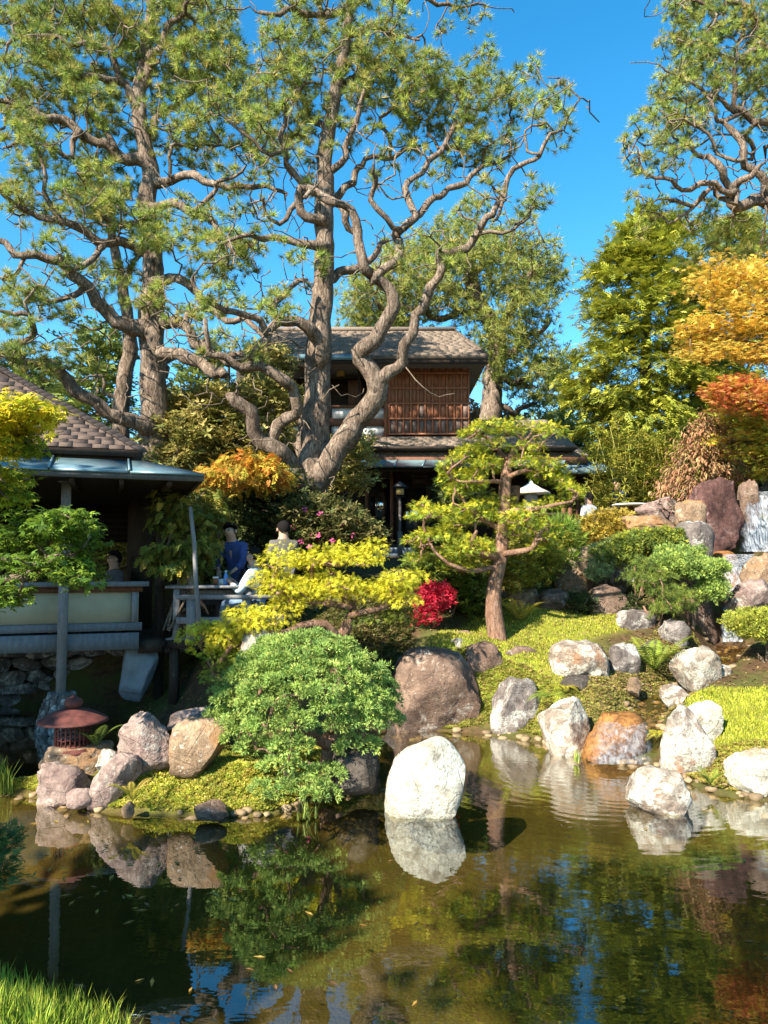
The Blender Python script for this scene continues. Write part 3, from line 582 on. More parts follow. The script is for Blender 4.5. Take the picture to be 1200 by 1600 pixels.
MB().add([(W,-.97,3.29),(.70,-.97,3.29),(.70,6,3.29),(W,6,3.29)],[(3,2,1,0)]).build('soffit',M_DARKWOOD,pav)
for i in range(10): MB().bar((.3-i*.6,-.92,3.25),(.3-i*.6,1.5,3.33),.06,.08).build('rafter',M_DARKWOOD,pav)
MB().add([(W,-.15,3.5),(-.15,-.15,3.5),(-.15,-.15,3.8),(W,-.15,3.8)],[(0,1,2,3)]).build('clerestory',M_DARKWOOD,pav)
# hipped shingle roof, every shingle of the front slope its own piece
SLP=.71; hx0,hy0,hz0=-.02,-.28,3.74
rf=MB().add([(W-1,hy0,hz0),(hx0,hy0,hz0),(hx0-2.7,hy0+2.7,hz0+2.7*SLP),(W-1,hy0+2.7,hz0+2.7*SLP),(hx0,6.,hz0),(hx0-2.7,4,hz0+2.7*SLP)],[(0,1,2,3),(1,4,5,2)],(.8,.78,.75)).build('roof',M_SHING2,pav)
pp_('roof_edge',M_DARKWOOD,(W-1,hy0+.0,hz0-.08),(hx0,hy0+.04,hz0-.005),rf)
ang=math.atan(SLP); ex_=.118; sw=.21
sms=[MB().box((0,0,0),(sw*s_-.003,ex_*1.55,.009),(g_,g_*.97,g_*.94)).mesh('shingle',M_SHING2) for s_,g_ in ((1,.9),(1,1.06),(.82,.97),(.82,1.1),(1.18,.85),(1.18,1.02))]
nsh=0
for j in range(26):
    t_=j*ex_*math.cos(ang); x=hx0-t_-.03; y=hy0+t_; z=hz0+t_*SLP
    while x>-4.15-.15*t_ and nsh<296:
        i=random.randrange(6); s_=(1,1,.82,.82,1.18,1.18)[i]; x-=sw*s_
        if x<-5: break
        # tilt so that the butt lies over the row below
        put('shingle',sms[i],rf,(x,y+random.uniform(-.008,.008),z+.014),(ang-.035,0,0)); nsh+=1
cap=MB().add([(-.10,0,-.02),(0,0,.035),(.10,0,-.02),(-.10,.2,-.03),(0,.2,.02),(.10,.2,-.03),(-.10,0,-.04),(.10,0,-.04)],[(0,1,4,3),(1,2,5,4),(6,7,2,1,0)]).mesh('hip_cap',M_SHING2)
dv=Vector((-1,1,SLP)).normalized()
xx=Vector((1,1,0)).normalized(); zz=xx.cross(dv); Mx=Matrix((xx,dv,zz)).transposed().to_4x4()
for i in range(30):
    o=put('hip_cap',cap,rf); o.matrix_local=Matrix.Translation(Vector((hx0,hy0,hz0+.03))+dv*(i*.135))@Mx
# pebble footing under the front post
def w_pav(x,y,z): return PO+Vector((x*math.cos(PA)-y*math.sin(PA),x*math.sin(PA)+y*math.cos(PA),z))
ft=w_pav(-.99,-.24,0); foot=empty('stone_footing',(ft.x,ft.y,-.05),0,'rounded cobblestone footing under the grey pavilion post in the water','footing')
MB().lathe([(.28,-.4),(.27,.1),(.21,.35),(.15,.50),(.12,.55)],16,jig=.1).build('core',plain_mat('mortar',(.16,.15,.13),.9),foot,True)
cm=[]
for i in range(4):
    V=rock_verts(500+i,7,.06,ICO3_V); mm=MB(); mm.add(V*[.062,.05,.035],ICO3_F); cm.append(mm.mesh('cobble',M_GREY))
    for p in cm[-1].polygons: p.use_smooth=True
for j in range(9):
    h_=-.02+j*.065; r_=np.interp(h_,[-.4,.1,.35,.5,.55],[.28,.27,.21,.15,.12]); nn_=max(6,int(2*math.pi*r_/.105))
    for q in range(nn_):
        a=2*math.pi*(q+.5*(j%2)+random.uniform(-.15,.15))/nn_; put('cobble',random.choice(cm),foot,(r_*math.cos(a),r_*math.sin(a),h_),(random.uniform(-.4,.4),R(90),a+random.uniform(-.3,.3)))
# leaning grey slab, stone wall under the pavilion, hanging lantern
V=rock_verts(77,14,.03); m=MB(); m.add(V*[.24,.12,.42],ICO_F); o=m.build('stone_slab',M_CONC,smooth=True); o.location=P(216,1052,10.95); o.rotation_euler=(0,R(9),R(15)); tag(o,'blue-grey upright slab standing at the dark water edge below the pavilion','slab')
wl=empty('stone_wall',(-5.6,12.15,0),R(12),'low dark retaining wall of stacked stones under the pavilion','wall')
sbm=[]
for i in range(4):
    V=rock_verts(520+i,9,.04,ICO3_V); mm=MB(); mm.add(V*[.23,.15,.11],ICO3_F); me_=mm.mesh('stone',M_GREY); sbm.append(me_)
for j in range(5):
    for i in range(14): put('stone',random.choice(sbm),wl,(-2.6+i*.40+.2*(j%2)+random.uniform(-.03,.03),random.uniform(-.04,.04),.05+j*.19),(0,random.uniform(-.08,.08),random.choice((0,3.14))+random.uniform(-.1,.1)))
hl=empty('hanging_lantern',P(64,815,14.2),.3,'pale teal paper lantern hanging behind the pavilion','lantern')
MB().lathe([(.10,-.17),(.155,-.165),(.17,0),(.165,.16),(.10,.17)],12).build('shade',M_TEAL,hl,True); MB().lathe([(.11,.17),(.11,.19)],12).build('cap',M_BLACK,hl); MB().tube([(0,0,.18),(0,0,.75)],.006,4).build('cord',M_BLACK,hl)
# ============================================================= picnic deck with table and bench
DZ=1.13
dk=MB().box((-3.1,11.0,DZ-.14),(-.9,14.2,DZ-.02)).build('picnic_deck',M_DARKWOOD); tag(dk,'dark wooden platform under the picnic table beside the pavilion','deck')
pn=MB().box((0,0,0),(2.2,.135,.02)).mesh('plank',M_GREYWOOD)
for i in range(22): put('plank',pn,dk,(-3.1,11.0+i*.145,DZ-.018))
for x in (-3.0,-2.0,-1.0): MB().box((x-.06,11.05,.2),(x+.06,11.17,DZ-.141)).build('support_post',M_DARKWOOD,dk)
tb=empty('picnic_table',P(345,990,11.35),R(4),'weathered grey picnic table on the shaded deck','table'); tz=DZ-tb.location.z
for i in range(5): MB().box((-.75,-.32+i*.135,tz+.71),(.62,-.195+i*.135,tz+.75)).build('plank',M_GREYWOOD,tb)
for sx in (-.6,.42):
    for sy in (-.22,.28): MB().box((sx-.045,sy-.045,tz),(sx+.045,sy+.045,tz+.708)).build('leg',M_GREYWOOD,tb)
MB().box((-.6,-.02,tz+.60),(.42,.06,tz+.68)).build('stretcher',M_GREYWOOD,tb)
bn_=empty('bench',P(360,1000,10.95),R(4),'long grey rail-like bench in front of the picnic table','bench'); bz=DZ-.02-bn_.location.z
MB().box((-.75,-.07,bz+.58),(.75,.07,bz+.64)).build('seat',M_GREYWOOD,bn_); MB().box((-.75,-.05,bz+.24),(.75,.03,bz+.33)).build('stretcher',M_GREYWOOD,bn_)
for sx in (-.55,.22): MB().box((sx-.06,-.055,bz),(sx+.06,.055,bz+.578)).build('leg',M_GREYWOOD,bn_)
M_WHITEP=plain_mat('white_plastic',(.75,.75,.72),.5); M_BLUEP=plain_mat('blue_label',(.10,.28,.62),.4); M_CUP=plain_mat('brown_cup',(.30,.10,.04),.5)
tt=tb.location.z+tz+.75
def on_table(px,D): q=P(px,900,D); return (q.x,q.y,tt)
cu=empty('paper_cup',on_table(337,11.28),0,'brown paper cup with a white lid on the picnic table','cup'); MB().lathe([(.032,0),(.042,.10)],14).build('cup',M_CUP,cu,True); MB().lathe([(.045,.10),(.045,.115),(.038,.125)],14).build('lid',M_WHITEP,cu)
bo=empty('water_bottle',on_table(353,11.3),0,'clear-blue water bottle with white cap on the picnic table','bottle'); MB().lathe([(.03,0),(.034,.02),(.034,.13),(.014,.17),(.013,.19)],12).build('bottle_body',M_BLUEP,bo,True); MB().lathe([(.016,.19),(.016,.215)],10).build('cap',M_WHITEP,bo)
tag(MB().box((-.07,-.05,0),(.07,.05,.09)).build('napkin_box',M_WHITEP),'small white napkin box between cup and bottle','box').location=on_table(346,11.38)
# leaning pole
a=P(297,792,10.75); b=P(312,985,10.7); tag(MB().tube([a,a*.7+b*.3+Vector((.02,0,0)),a*.4+b*.6,b],[.028,.03,.032,.036],8,rough=.1).build('leaning_pole',M_GREYWOOD,smooth=True),'slender grey bamboo-like pole propped beside the pavilion','pole')
# ============================================================= iron lantern on the islet
M_IRON=plain_mat('rusty_iron',(.13,.040,.030),.75,.3,.5,scale=14)
LB=P(113,1172,7.55); il=empty('iron_lantern',LB,0,'low rusty red iron lantern with broad round roof on the islet slab','lantern')
for a in (0.5,2.6,4.7): MB().box((.17*math.cos(a)-.04,.17*math.sin(a)-.04,-.10),(.17*math.cos(a)+.04,.17*math.sin(a)+.04,.0)).build('foot',M_IRON,il)
MB().lathe([(.22,-.02),(.235,.0),(.225,.02),(.20,.035)],24).build('base_plate',M_IRON,il,True)
lbx=MB().lathe([(.165,.035),(.17,.05),(.165,.065)],24).build('lamp_box',M_IRON,il); MB().lathe([(.165,.255),(.175,.27),(.165,.285)],24).build('rim',M_IRON,lbx)
for i in range(24):
    a=2*math.pi*i/24; MB().bar((.16*math.cos(a),.16*math.sin(a),.06),(.16*math.cos(a),.16*math.sin(a),.26),.014,.014,up=(1,0.1,0)).build('bar',M_IRON,lbx)
for z in (.12,.16,.205):
    MB().tube([(.16*math.cos(a_*.2618),.16*math.sin(a_*.2618),z+.012*math.sin(a_*2.1)) for a_ in range(25)],.007,4).build('lattice_ring',M_IRON,lbx)
rfp=[(.325,.275),(.33,.283),(.31,.30),(.23,.345),(.14,.385),(.09,.40),(.06,.405)]
MB().lathe(rfp,40,jig=.02).build('lantern_roof',M_IRON,il,True)
MB().lathe([(.05,.40),(.07,.41),(.088,.445),(.08,.48),(.05,.50),(.025,.505),(.02,.52),(.005,.525)],20).build('finial',M_IRON,il,True)
# ============================================================= waterfall and stream
k=NT('falling_water'); v=k.coord('Object',(15,15,.9)); n=k.noise(v,2.0,3,.55,.2); n2=k.noise(k.coord('Object',(3,3,3)),2,2)
f=k.ramp(k.math('ADD',n,k.math('MULTIPLY',k.math('SUBTRACT',n2,.5),.4)),(.38,0.08),(.70,.80))
sp_=k.n('ShaderNodeSeparateColor'); k.set(sp_.inputs[0],k.attr()); f=k.math('MULTIPLY',f,sp_.outputs[0])
tr_=k.n('ShaderNodeBsdfTransparent'); gg=k.n('ShaderNodeBsdfGlossy'); gg.inputs['Roughness'].default_value=.15
M_FALL=k.done(k.mixs(f,k.mixs(k.math('MULTIPLY',sp_.outputs[0],.10),tr_.outputs[0],gg.outputs[0]),k.bsdf((.42,.44,.46),.4,.4,k.bump(n,.5,.03))))
k=NT('stream_water'); v=k.coord('Object'); n=k.noise(v,13,3,.6,.6); fo=k.ramp(k.noise(v,22,4,.7),(.62,0.0),(.74,.8)); bnn=k.bump(n,.8,.02)
tr_=k.n('ShaderNodeBsdfTransparent'); tr_.inputs[0].default_value=(.85,.75,.5,1); g_=k.n('ShaderNodeBsdfGlossy'); g_.inputs['Roughness'].default_value=.06; k.set(g_.inputs['Normal'],bnn)
M_STREAM=k.done(k.mixs(fo,k.mixs(.2,tr_.outputs[0],g_.outputs[0]),k.bsdf((.42,.44,.46),.4,.4)))
def sheet(name,rows,label,mat=M_FALL,nn=18,jit=.05,op=1.0):
    """rows: (px left, px right, py, D) from the lip down"""
    m=MB(); v_=[];f_=[]; R_=[]; c_=[]
    for i in range(len(rows)-1):
        for s_ in range(6):
            t_=s_/6; R_.append([a+(b-a)*t_ for a,b in zip(rows[i],rows[i+1])])
    R_.append(list(rows[-1]))
    for i,(a,b,py,D) in enumerate(R_):
        for j in range(nn+1):
            p=P(a+(b-a)*j/nn,py,D); v_.append((p.x,p.y+jit*noise.noise(Vector((p.x*9,i*.35,0))),p.z)); e_=min(j,nn-j)/nn; w__=max(0,min(1,(e_+.09*noise.noise(Vector((i*.5,j*.1,len(rows))))-.02)/.17))*op; c_.append((w__,w__,w__))
    for i in range(len(R_)-1):
        for j in range(nn): q=i*(nn+1)+j; f_.append((q,q+1,q+nn+2,q+nn+1))
    m.add(v_,f_,c_); return tag(m.build(name,mat,smooth=True),label,'waterfall')
sheet('waterfall',[(1168,1240,768,14.5),(1166,1238,775,14.15),(1160,1236,820,14.0),(1155,1230,862,13.85)],'upper waterfall sheet streaming down beside the huge red-brown boulder')
sheet('waterfall',[(1124,1186,866,13.55),(1122,1170,884,13.0),(1126,1168,905,12.85),(1130,1164,928,12.7)],'middle step of the waterfall over the orange ledge')
sheet('waterfall',[(1134,1166,930,12.6),(1128,1160,950,12.2),(1126,1154,975,12.0),(1126,1160,1003,11.85)],'lower narrow waterfall running beside the juniper rock')
sheet('waterfall',[(932,1012,1128,8.70),(926,1016,1140,8.52),(922,1018,1165,8.40),(918,1022,1194,8.30)],'little cascade tumbling over orange rock into the pond',op=.5)
m=MB(); v_=[];f_=[]
for i,p in enumerate(STREAM):
    q=STREAM[min(i+1,len(STREAM)-1)]; o_=STREAM[max(i-1,0)]; d=Vector((q.x-o_.x,q.y-o_.y,0)).normalized(); s_=Vector((-d.y,d.x,0))
    for j in range(7): w_=p+s_*((j-3)*.13); v_.append((w_.x,w_.y,p.z-.065))
for i in range(len(STREAM)-1):
    for j in range(6): a_=i*7+j; f_.append((a_,a_+1,a_+8,a_+7))
m.add(v_,f_); tag(m.build('stream',M_STREAM,smooth=True),kind='structure')
# splash foam lines at the cascade foot
# ============================================================= foliage templates
def T_tuft(n=44, wd=.035, spread=1.75, seed=1):
    r=np.random.default_rng(seed); v=[];f=[]
    for i in range(n):
        th=spread*math.sqrt(r.random()); ph=r.random()*6.283; d=np.array([math.sin(th)*math.cos(ph),math.sin(th)*math.sin(ph),math.cos(th)])
        s=np.cross(d,r.normal(size=3)); s/=np.linalg.norm(s); L=r.uniform(.75,1.05); d2=d+np.array([0,0,.12])
        b=d*.03; v+=[b-s*wd*.5,b+s*wd*.5,d2*L]; k=3*i; f.append((k,k+1,k+2))
    return np.array(v),np.array(f)
def T_spray(n=6, wd=.17, droop=.35, seed=2):
    """flat fan of scale leaves along +X, normal +Z"""
    r=np.random.default_rng(seed); v=[];f=[]
    def quad(a,b,w):
        a=np.array(a);b=np.array(b);d=b-a; s=np.array([-d[1],d[0],0]); s/=np.linalg.norm(s)+1e-9; m=a+d*.55
        k=len(v); v.extend([a+d*.25-s*w*.5,a+d*.25+s*w*.5,b]); f.append((k,k+1,k+2))
    z=lambda x: -droop*x*x
    for i in range(n):
        x=.08+.8*i/(n-1); L=.5*(1-.75*(i/(n-1)))+.1
        for sd in (-1,1):
            a=r.uniform(.6,.95); e=(x+L*math.cos(a),sd*L*math.sin(a),z(x)-droop*L*L*.8+r.uniform(-.06,.08)); quad((x,0,z(x)),e,wd*r.uniform(.8,1.2))
    quad((0,0,0),(1.0,0,z(1.0)),wd)
    return np.array(v),np.array(f)
def T_leaf(wd=.5, fold=.12):
    v=np.array([(0,0,0),(.45,-wd/2,fold),(1,0,-.1),(.45,wd/2,fold)]); return v,np.array([(0,1,2),(0,2,3)])
def T_sprig(n=7, wd=.42, seed=3, up=.5):
    """a cluster of small leaves around a tip"""
    r=np.random.default_rng(seed); v=[];f=[]; lv,lf=T_leaf(wd)
    for i in range(n):
        a=i*2.4+r.uniform(-.3,.3); el=r.uniform(-.2,1.0)*up+.1
        d=np.array([math.cos(a)*math.cos(el),math.sin(a)*math.cos(el),math.sin(el)]); s=np.cross([0,0,1],d); s/=np.linalg.norm(s)+1e-9; nn=np.cross(d,s)
        M=np.stack([d,s,nn],1); k=len(v); L=r.uniform(.7,1.1)
        v.extend(list((lv*L)@M.T+d*.06+np.array([0,0,r.uniform(-.1,.25)]))); f.extend([tuple(q+k for q in t) for t in lf])
    return np.array(v),np.array(f)
def T_bits(n=5, seed=6):
    """a pinch of tiny leaves, one triangle each"""
    r=np.random.default_rng(seed); v=[];f=[]
    for i in range(n):
        a=i*2.4; el=r.uniform(.1,.8); d=np.array([math.cos(a)*math.cos(el),math.sin(a)*math.cos(el),math.sin(el)]); s=np.cross([0,0,1],d); s/=np.linalg.norm(s); k=len(v)
        v+=[d*.1,d*.8-s*.42,d*1.05+s*.38]; f.append((k,k+1,k+2))
    return np.array(v),np.array(f)
def T_maple(lobes=7, wd=.3):
    v=[];f=[]
    for i in range(lobes):
        a=(i/(lobes-1)-.5)*4.4; L=1-.42*abs(i/(lobes-1)-.5)*2; d=np.array([math.cos(a),math.sin(a),0]); s=np.array([-d[1],d[0],0]); k=len(v)
        v.extend([np.zeros(3),d*L*.5-s*wd*.5*L+[0,0,.03],d*L+[0,0,-.18*L],d*L*.5+s*wd*.5*L+[0,0,.03]]); f.append((k,k+1,k+2,k+3))
    return np.array(v),np.array(f)
def T_clump(n=16, seed=4, wd=.26):
    """dense short scale shoots over an upward dome (juniper)"""
    r=np.random.default_rng(seed); v=[];f=[]
    for i in range(n):
        th=1.5*math.sqrt(r.random()); ph=r.random()*6.283; d=np.array([math.sin(th)*math.cos(ph),math.sin(th)*math.sin(ph),math.cos(th)])
        s=np.cross(d,r.normal(size=3)); s/=np.linalg.norm(s); b=d*r.uniform(.25,.55); e=d*r.uniform(.85,1.1); m=(b+e)/2; k=len(v)
        v.extend([b-s*wd*.45,b+s*wd*.45,e]); f.append((k,k+1,k+2))
    return np.array(v),np.array(f)
TUFTS=[T_tuft(40,.058,1.6,i) for i in range(3)]; TUFTS_FAR=[T_tuft(22,.085,1.7,i+9) for i in range(3)]
SPRAY=[T_spray(5,.17,.35,i) for i in range(3)]; FINE=[T_spray(5,.115,.35,i+20) for i in range(3)]; SPRAY_FAR=[T_spray(4,.26,.4,i+5) for i in range(2)]
LEAF=[T_leaf()]; LEAF_N=[T_leaf(.28)]; SPRIG=[T_sprig(5,.46,i) for i in range(3)]; SPRIG_N=[T_sprig(8,.22,i+4,.3) for i in range(3)]
BITS=[T_bits(5,i) for i in range(3)]; MAPLE=[T_maple()]; CLUMP=[T_clump(18,i) for i in range(3)]
def rots(dirs, spin=None, axis='z'):
    """rotation matrices taking local z (or x) to dirs with random spin"""
    d=np.asarray(dirs,float); d=d/(np.linalg.norm(d,axis=1)[:,None]+1e-9); N=len(d)
    ref=RNG.normal(size=(N,3)) if spin is None else np.tile(np.array(spin,float),(N,1))
    a=np.cross(d,ref); a/=np.linalg.norm(a,axis=1)[:,None]+1e-9; b=np.cross(d,a)
    if axis=='z': return np.stack([a,b,d],2)
    return np.stack([d,-a if spin is not None else a,np.cross(d,-a if spin is not None else a)],2)
def palette(n, cols, var=.18):
    cols=np.array(cols); i=RNG.integers(0,len(cols),n); j=RNG.integers(0,len(cols),n); t=RNG.random(n)[:,None]
    return np.clip((cols[i]*t+cols[j]*(1-t))*(1+var*RNG.normal(size=(n,1))),.003,1)
M_NEEDLE=leaf_mat('pine_needles',.25); M_LEAF=leaf_mat('leaves',.38); M_SCALE=leaf_mat('scale_foliage',.25,.6,.15); M_GRASS=leaf_mat('grass_blades',.35)
def bark_mat(name,c1,c2,c3,sx=9,sz=2.2,crack=.55):
    k=NT(name); v=k.coord('Object',(sx,sx,sz)); n=k.noise(v,1.6,7,.72,.9); n2=k.noise(v,4.5,5,.7,.5); big=k.noise(k.coord('Object'),1.3,3); fine=k.noise(k.coord('Object'),40,4,.7)
    c=k.ramp(n,(.33,c1),(.5,c2),(.66,c3)); c=k.mix(k.math('MULTIPLY',k.ramp(n2,(.36,1.0),(.5,0.0)),crack),c,tuple(x*.3 for x in c1)); c=k.mix(1.0,c,k.ramp(big,(.3,.72),(.7,1.25)),'MULTIPLY'); c=k.mix(1.0,c,k.ramp(fine,(.3,.75),(.7,1.2)),'MULTIPLY')
    hh=k.math('ADD',n,k.math('MULTIPLY',n2,.7))
    return k.done(k.bsdf(c,.9,.1,k.bump(hh,.8,.045)))
M_BARK=bark_mat('pine_bark',(.070,.047,.034),(.20,.145,.105),(.40,.31,.235),crack=.8); M_BARK2=bark_mat('red_bark',(.15,.075,.045),(.30,.17,.11),(.42,.28,.20),14,3)
M_TWIG=bark_mat('twig_bark',(.10,.07,.048),(.22,.165,.115),(.36,.29,.21),14,14)
# ============================================================= tree growth: traced limbs + branches that reach for crown points
def wiggle(a,b,amp,r,n=None):
    a=np.array(a);b=np.array(b);L=np.linalg.norm(b-a); n=n or max(2,int(L/.16)); t=np.linspace(0,1,n+1)[1:]
    off=np.zeros((n,3))
    for fq in (1,2,3.3):
        d=r.normal(size=3); d/=np.linalg.norm(d); off+=np.outer(np.sin(t*math.pi*fq+r.uniform(-.6,.6)*(1-t)*0),d)*amp*L/fq
    off*=np.sin(t*math.pi)[:,None]**.5
    return a+(b-a)*t[:,None]+off
class Tree:
    def __init__(s,seed=0): s.p=[];s.par=[];s.rmin=[];s.r=np.random.default_rng(seed); s.tips=[]; s.kink=.0; s.r0=seed*13
    def node(s,p,par,rm=0): s.p.append(np.array(p,float)); s.par.append(par); s.rmin.append(rm); return len(s.p)-1
    def limb(s,pts,amp=.0,step=.14,attach=True):
        """pts: (px,py,D,width px) or world (Vector, radius) - a traced limb; starts on the nearest node already there"""
        q=[]
        for a in pts:
            if len(a)==4: q.append((np.array(P(a[0],a[1],a[2])),a[3]*a[2]/F/2))
            else: q.append((np.array(a[0]),a[1]))
        par=-1
        if s.p and attach:
            A=np.array(s.p); par=int(np.argmin(np.linalg.norm(A-q[0][0],axis=1)))
        if par<0: par=s.node(q[0][0],-1,q[0][1])
        elif np.linalg.norm(s.p[par]-q[0][0])>.05: par=s.node(q[0][0],par,q[0][1])
        X=np.array([a for a,_ in q]); W=[b for _,b in q]
        # Catmull-Rom
        for i in range(len(q)-1):
            p0=X[max(i-1,0)];p1=X[i];p2=X[i+1];p3=X[min(i+2,len(q)-1)]; L=np.linalg.norm(p2-p1); n=max(2,int(L/step))
            for j in range(1,n+1):
                t=j/n; pt=.5*((2*p1)+(-p0+p2)*t+(2*p0-5*p1+4*p2-p3)*t*t+(-p0+3*p1-3*p2+p3)*t**3)
                rr=W[i]+(W[i+1]-W[i])*t
                pt=pt+min(1,(i+t)/1.0)*s.kink*np.array([noise.noise(Vector(pt*2.3)+Vector((7*q+s.r0,0,0))) for q in range(3)])
                par=s.node(pt,par,rr)
        return par
    def grow(s,att,amp=.13,up=.25,step=.16):
        att=np.asarray(att); A=np.array(s.p); d0=np.min(np.linalg.norm(att[:,None,:]-A[None],axis=2),axis=1) if len(att)*len(A)<6e6 else np.linalg.norm(att-A.mean(0),axis=1)
        buf=np.zeros((len(A)+len(att)*14+50,3)); n=len(A); buf[:n]=A
        for i in np.argsort(d0):
            a=att[i]; dv=a-buf[:n]; d=np.sqrt((dv**2).sum(1)); cost=d-up*dv[:,2]*np.minimum(1,d); j=int(np.argmin(cost)); L=d[j]
            if L<.05: s.tips.append((a,j)); continue
            pts=wiggle(buf[j],a,amp,s.r,max(2,min(12,int(L/step)))); par=j
            for q in pts:
                par=s.node(q,par)
                if n<len(buf): buf[n]=q; n+=1
            s.tips.append((a,par))
        return s
    def radii(s,r0=.0105,ex=.42):
        N=len(s.p); cnt=np.zeros(N)
        ch=[0]*N
        for q in s.par:
            if q>=0: ch[q]+=1
        for i in range(N-1,-1,-1):
            if ch[i]==0: cnt[i]+=1
            if s.par[i]>=0: cnt[s.par[i]]+=cnt[i]
        s.cnt=cnt; s.rad=np.maximum(r0*cnt**ex,0)
        rm=np.array(s.rmin); s.rad=np.where(rm>0,np.maximum(rm,np.minimum(s.rad,rm*1.15)),s.rad)
        for i in range(N):                                          # never thicker than the parent
            if s.par[i]>=0: s.rad[i]=min(s.rad[i],s.rad[s.par[i]]*1.0 if rm[i]==0 else 9)
    def chains(s):
        N=len(s.p); kids=[[] for _ in range(N)]; roots=[]
        for i,q in enumerate(s.par): (kids[q].append(i) if q>=0 else roots.append(i))
        out=[]; st=[(r_,-1) for r_ in roots]
        while st:
            i,pa=st.pop(); ch=[pa,i] if pa>=0 else [i]
            while kids[i]:
                ks=sorted(kids[i],key=lambda q:(-(s.rmin[q]>0),-s.rad[q]*1000-s.cnt[q])); st.extend([(q,i) for q in ks[1:]]); i=ks[0]; ch.append(i)
            out.append(ch)
        return out
    def wood(s,name,mat,parent,trunk_name='trunk',limb_min=.055,rough=.22,twig_mat=None):
        """trunk = first traced chain, every thick branch its own limb, the thin ones together as branches"""
        s.radii(); A=np.array(s.p); twigs=MB(); first=True; nl=0
        for ch in s.chains():
            pts=A[ch]; rd=s.rad[ch].copy()
            if len(ch)>1 and s.par[ch[0]]>=0 or (not first and len(ch)>1): rd[0]=min(rd[0],rd[1]*1.25)
            if first:
                MB().tube(pts,rd,18,rough=rough).build(trunk_name,mat,parent,True); first=False
            elif rd.max()>limb_min and nl<60:
                MB().tube(pts,rd,10,rough=rough).build('limb',mat,parent,True); nl+=1
            else: twigs.tube(pts,np.maximum(rd,.0045),5 if rd.max()>.012 else 3)
        if twigs.v: tag(twigs.build('branches',twig_mat or mat,parent,True),kind='stuff')
def blob(px,py,rx,ry,D,rD,n,r,hollow=0):
    c=np.array(P(px,py,D)); s=D/F; u=r.normal(size=(n,3)); u/=np.linalg.norm(u,axis=1)[:,None]; u*=(hollow+(1-hollow)*r.random((n,1)))**(1/2.2)
    return c+u*np.array([rx*s,rD,ry*s])
def thin(pts,dmin):
    keep=[]; 
    for p in pts:
        if not keep or np.min(((np.array(keep)-p)**2).sum(1))>dmin*dmin: keep.append(p)
    return np.array(keep)
def tufts_at(m,pts,T,size,cols,k=4,spread=.14,updir=.8,rad=None,var=.16):
    """k bursts round every point, pointing up and away from the tree's axis"""
    pts=np.repeat(np.asarray(pts),k,axis=0); N=len(pts); off=RNG.normal(size=(N,3)); off[:,2]*=.6; pos=pts+off*spread
    d=off*.8+RNG.normal(size=(N,3))*.25; d[:,2]+=updir
    sz=size*RNG.uniform(.7,1.2,N); col=palette(N,cols,var); w=RNG.integers(0,len(T),N)
    for i in range(len(T)):
        q=w==i; m.inst(T[i],pos[q],rots(d[q]),sz[q],col[q])
    return m
def fans_at(m,pts,T,size,cols,k=5,spread=.14,droop=-.1,center=None,var=.18,flat=.35,outw=1.0):
    pts=np.repeat(np.asarray(pts),k,axis=0); N=len(pts); off=RNG.normal(size=(N,3))*[1,1,.55]; pos=pts+off*spread
    d=RNG.normal(size=(N,3))*[1,1,flat]
    if center is not None: o=pos-np.asarray(center); o[:,2]*=.3; o/=np.linalg.norm(o,axis=1)[:,None]+1e-9; d=d*.6+o*outw
    d[:,2]+=droop; up=np.tile([0,0,1.],(N,1))+RNG.normal(size=(N,3))*.35
    d/=np.linalg.norm(d,axis=1)[:,None]; a=np.cross(up,d); a/=np.linalg.norm(a,axis=1)[:,None]+1e-9; M=np.stack([d,a,np.cross(d,a)],2)
    sz=size*RNG.uniform(.65,1.25,N); col=palette(N,cols,var); w=RNG.integers(0,len(T),N)
    for i in range(len(T)):
        q=w==i; m.inst(T[i],pos[q],M[q],sz[q],col[q])
    return m
PINE_C=[(.30,.36,.06),(.40,.41,.08),(.16,.22,.05),(.46,.38,.11),(.30,.38,.07),(.20,.27,.06)]
# ------------------------------------------------------------- central pine
r=np.random.default_rng(21)
D0=15.2
t=Tree(1)
def L(*pts,dd=(0,0),amp=.0):
    """traced limb in photo pixels: (x,y,width); depth runs from D0+dd[0] to D0+dd[1]"""
    n=len(pts); fw=.90 if not t.p else .80; t.kink=.0 if not t.p else .20*D0/15; t.limb([(x,y,D0+dd[0]+(dd[1]-dd[0])*i/(n-1),wd_*fw) for i,(x,y,wd_) in enumerate(pts)],amp)
L((486,885,84),(486,850,76),(486,800,68),(487,760,60),(492,700,50),(495,640,47),(497,560,43),(503,480,37),(506,420,34),(508,370,33),(505,330,34),(510,290,30),(506,250,27),(520,170,24),(535,90,20),(545,20,17),(552,-60,12))
L((497,752,52),(520,712,46),(548,672,43),(575,632,42),(588,602,40),(578,580,38),(567,565,36),(578,543,32),(602,510,29),(613,480,27),(604,455,26),(582,432,24),(562,405,22),(553,375,20),(550,345,18),(538,325,16),(515,308,14),(490,298,11),(475,305,8),dd=(-.2,-1.6))
L((590,598,30),(615,570,24),(634,536,22),(650,505,21),(668,470,20),(684,440,19),(680,415,18),(690,392,17),(722,385,16),(750,365,15),(768,338,14),(790,305,12),(802,270,11),(825,255,10),(842,240,9),(858,212,7),(885,197,4),dd=(-.6,-1.8))
L((582,440,20),(605,415,19),(622,388,18),(627,360,17),(650,338,15),(680,318,14),(705,295,12),(735,280,11),(768,262,9),(798,242,6),dd=(-1.1,.4))
L((627,360,13),(600,342,12),(585,320,11),(590,290,10),(580,268,8),dd=(-.9,-1.6))
L((650,340,14),(640,300,13),(655,270,12),(690,240,11),(700,205,9),(715,190,6),dd=(-.9,0))
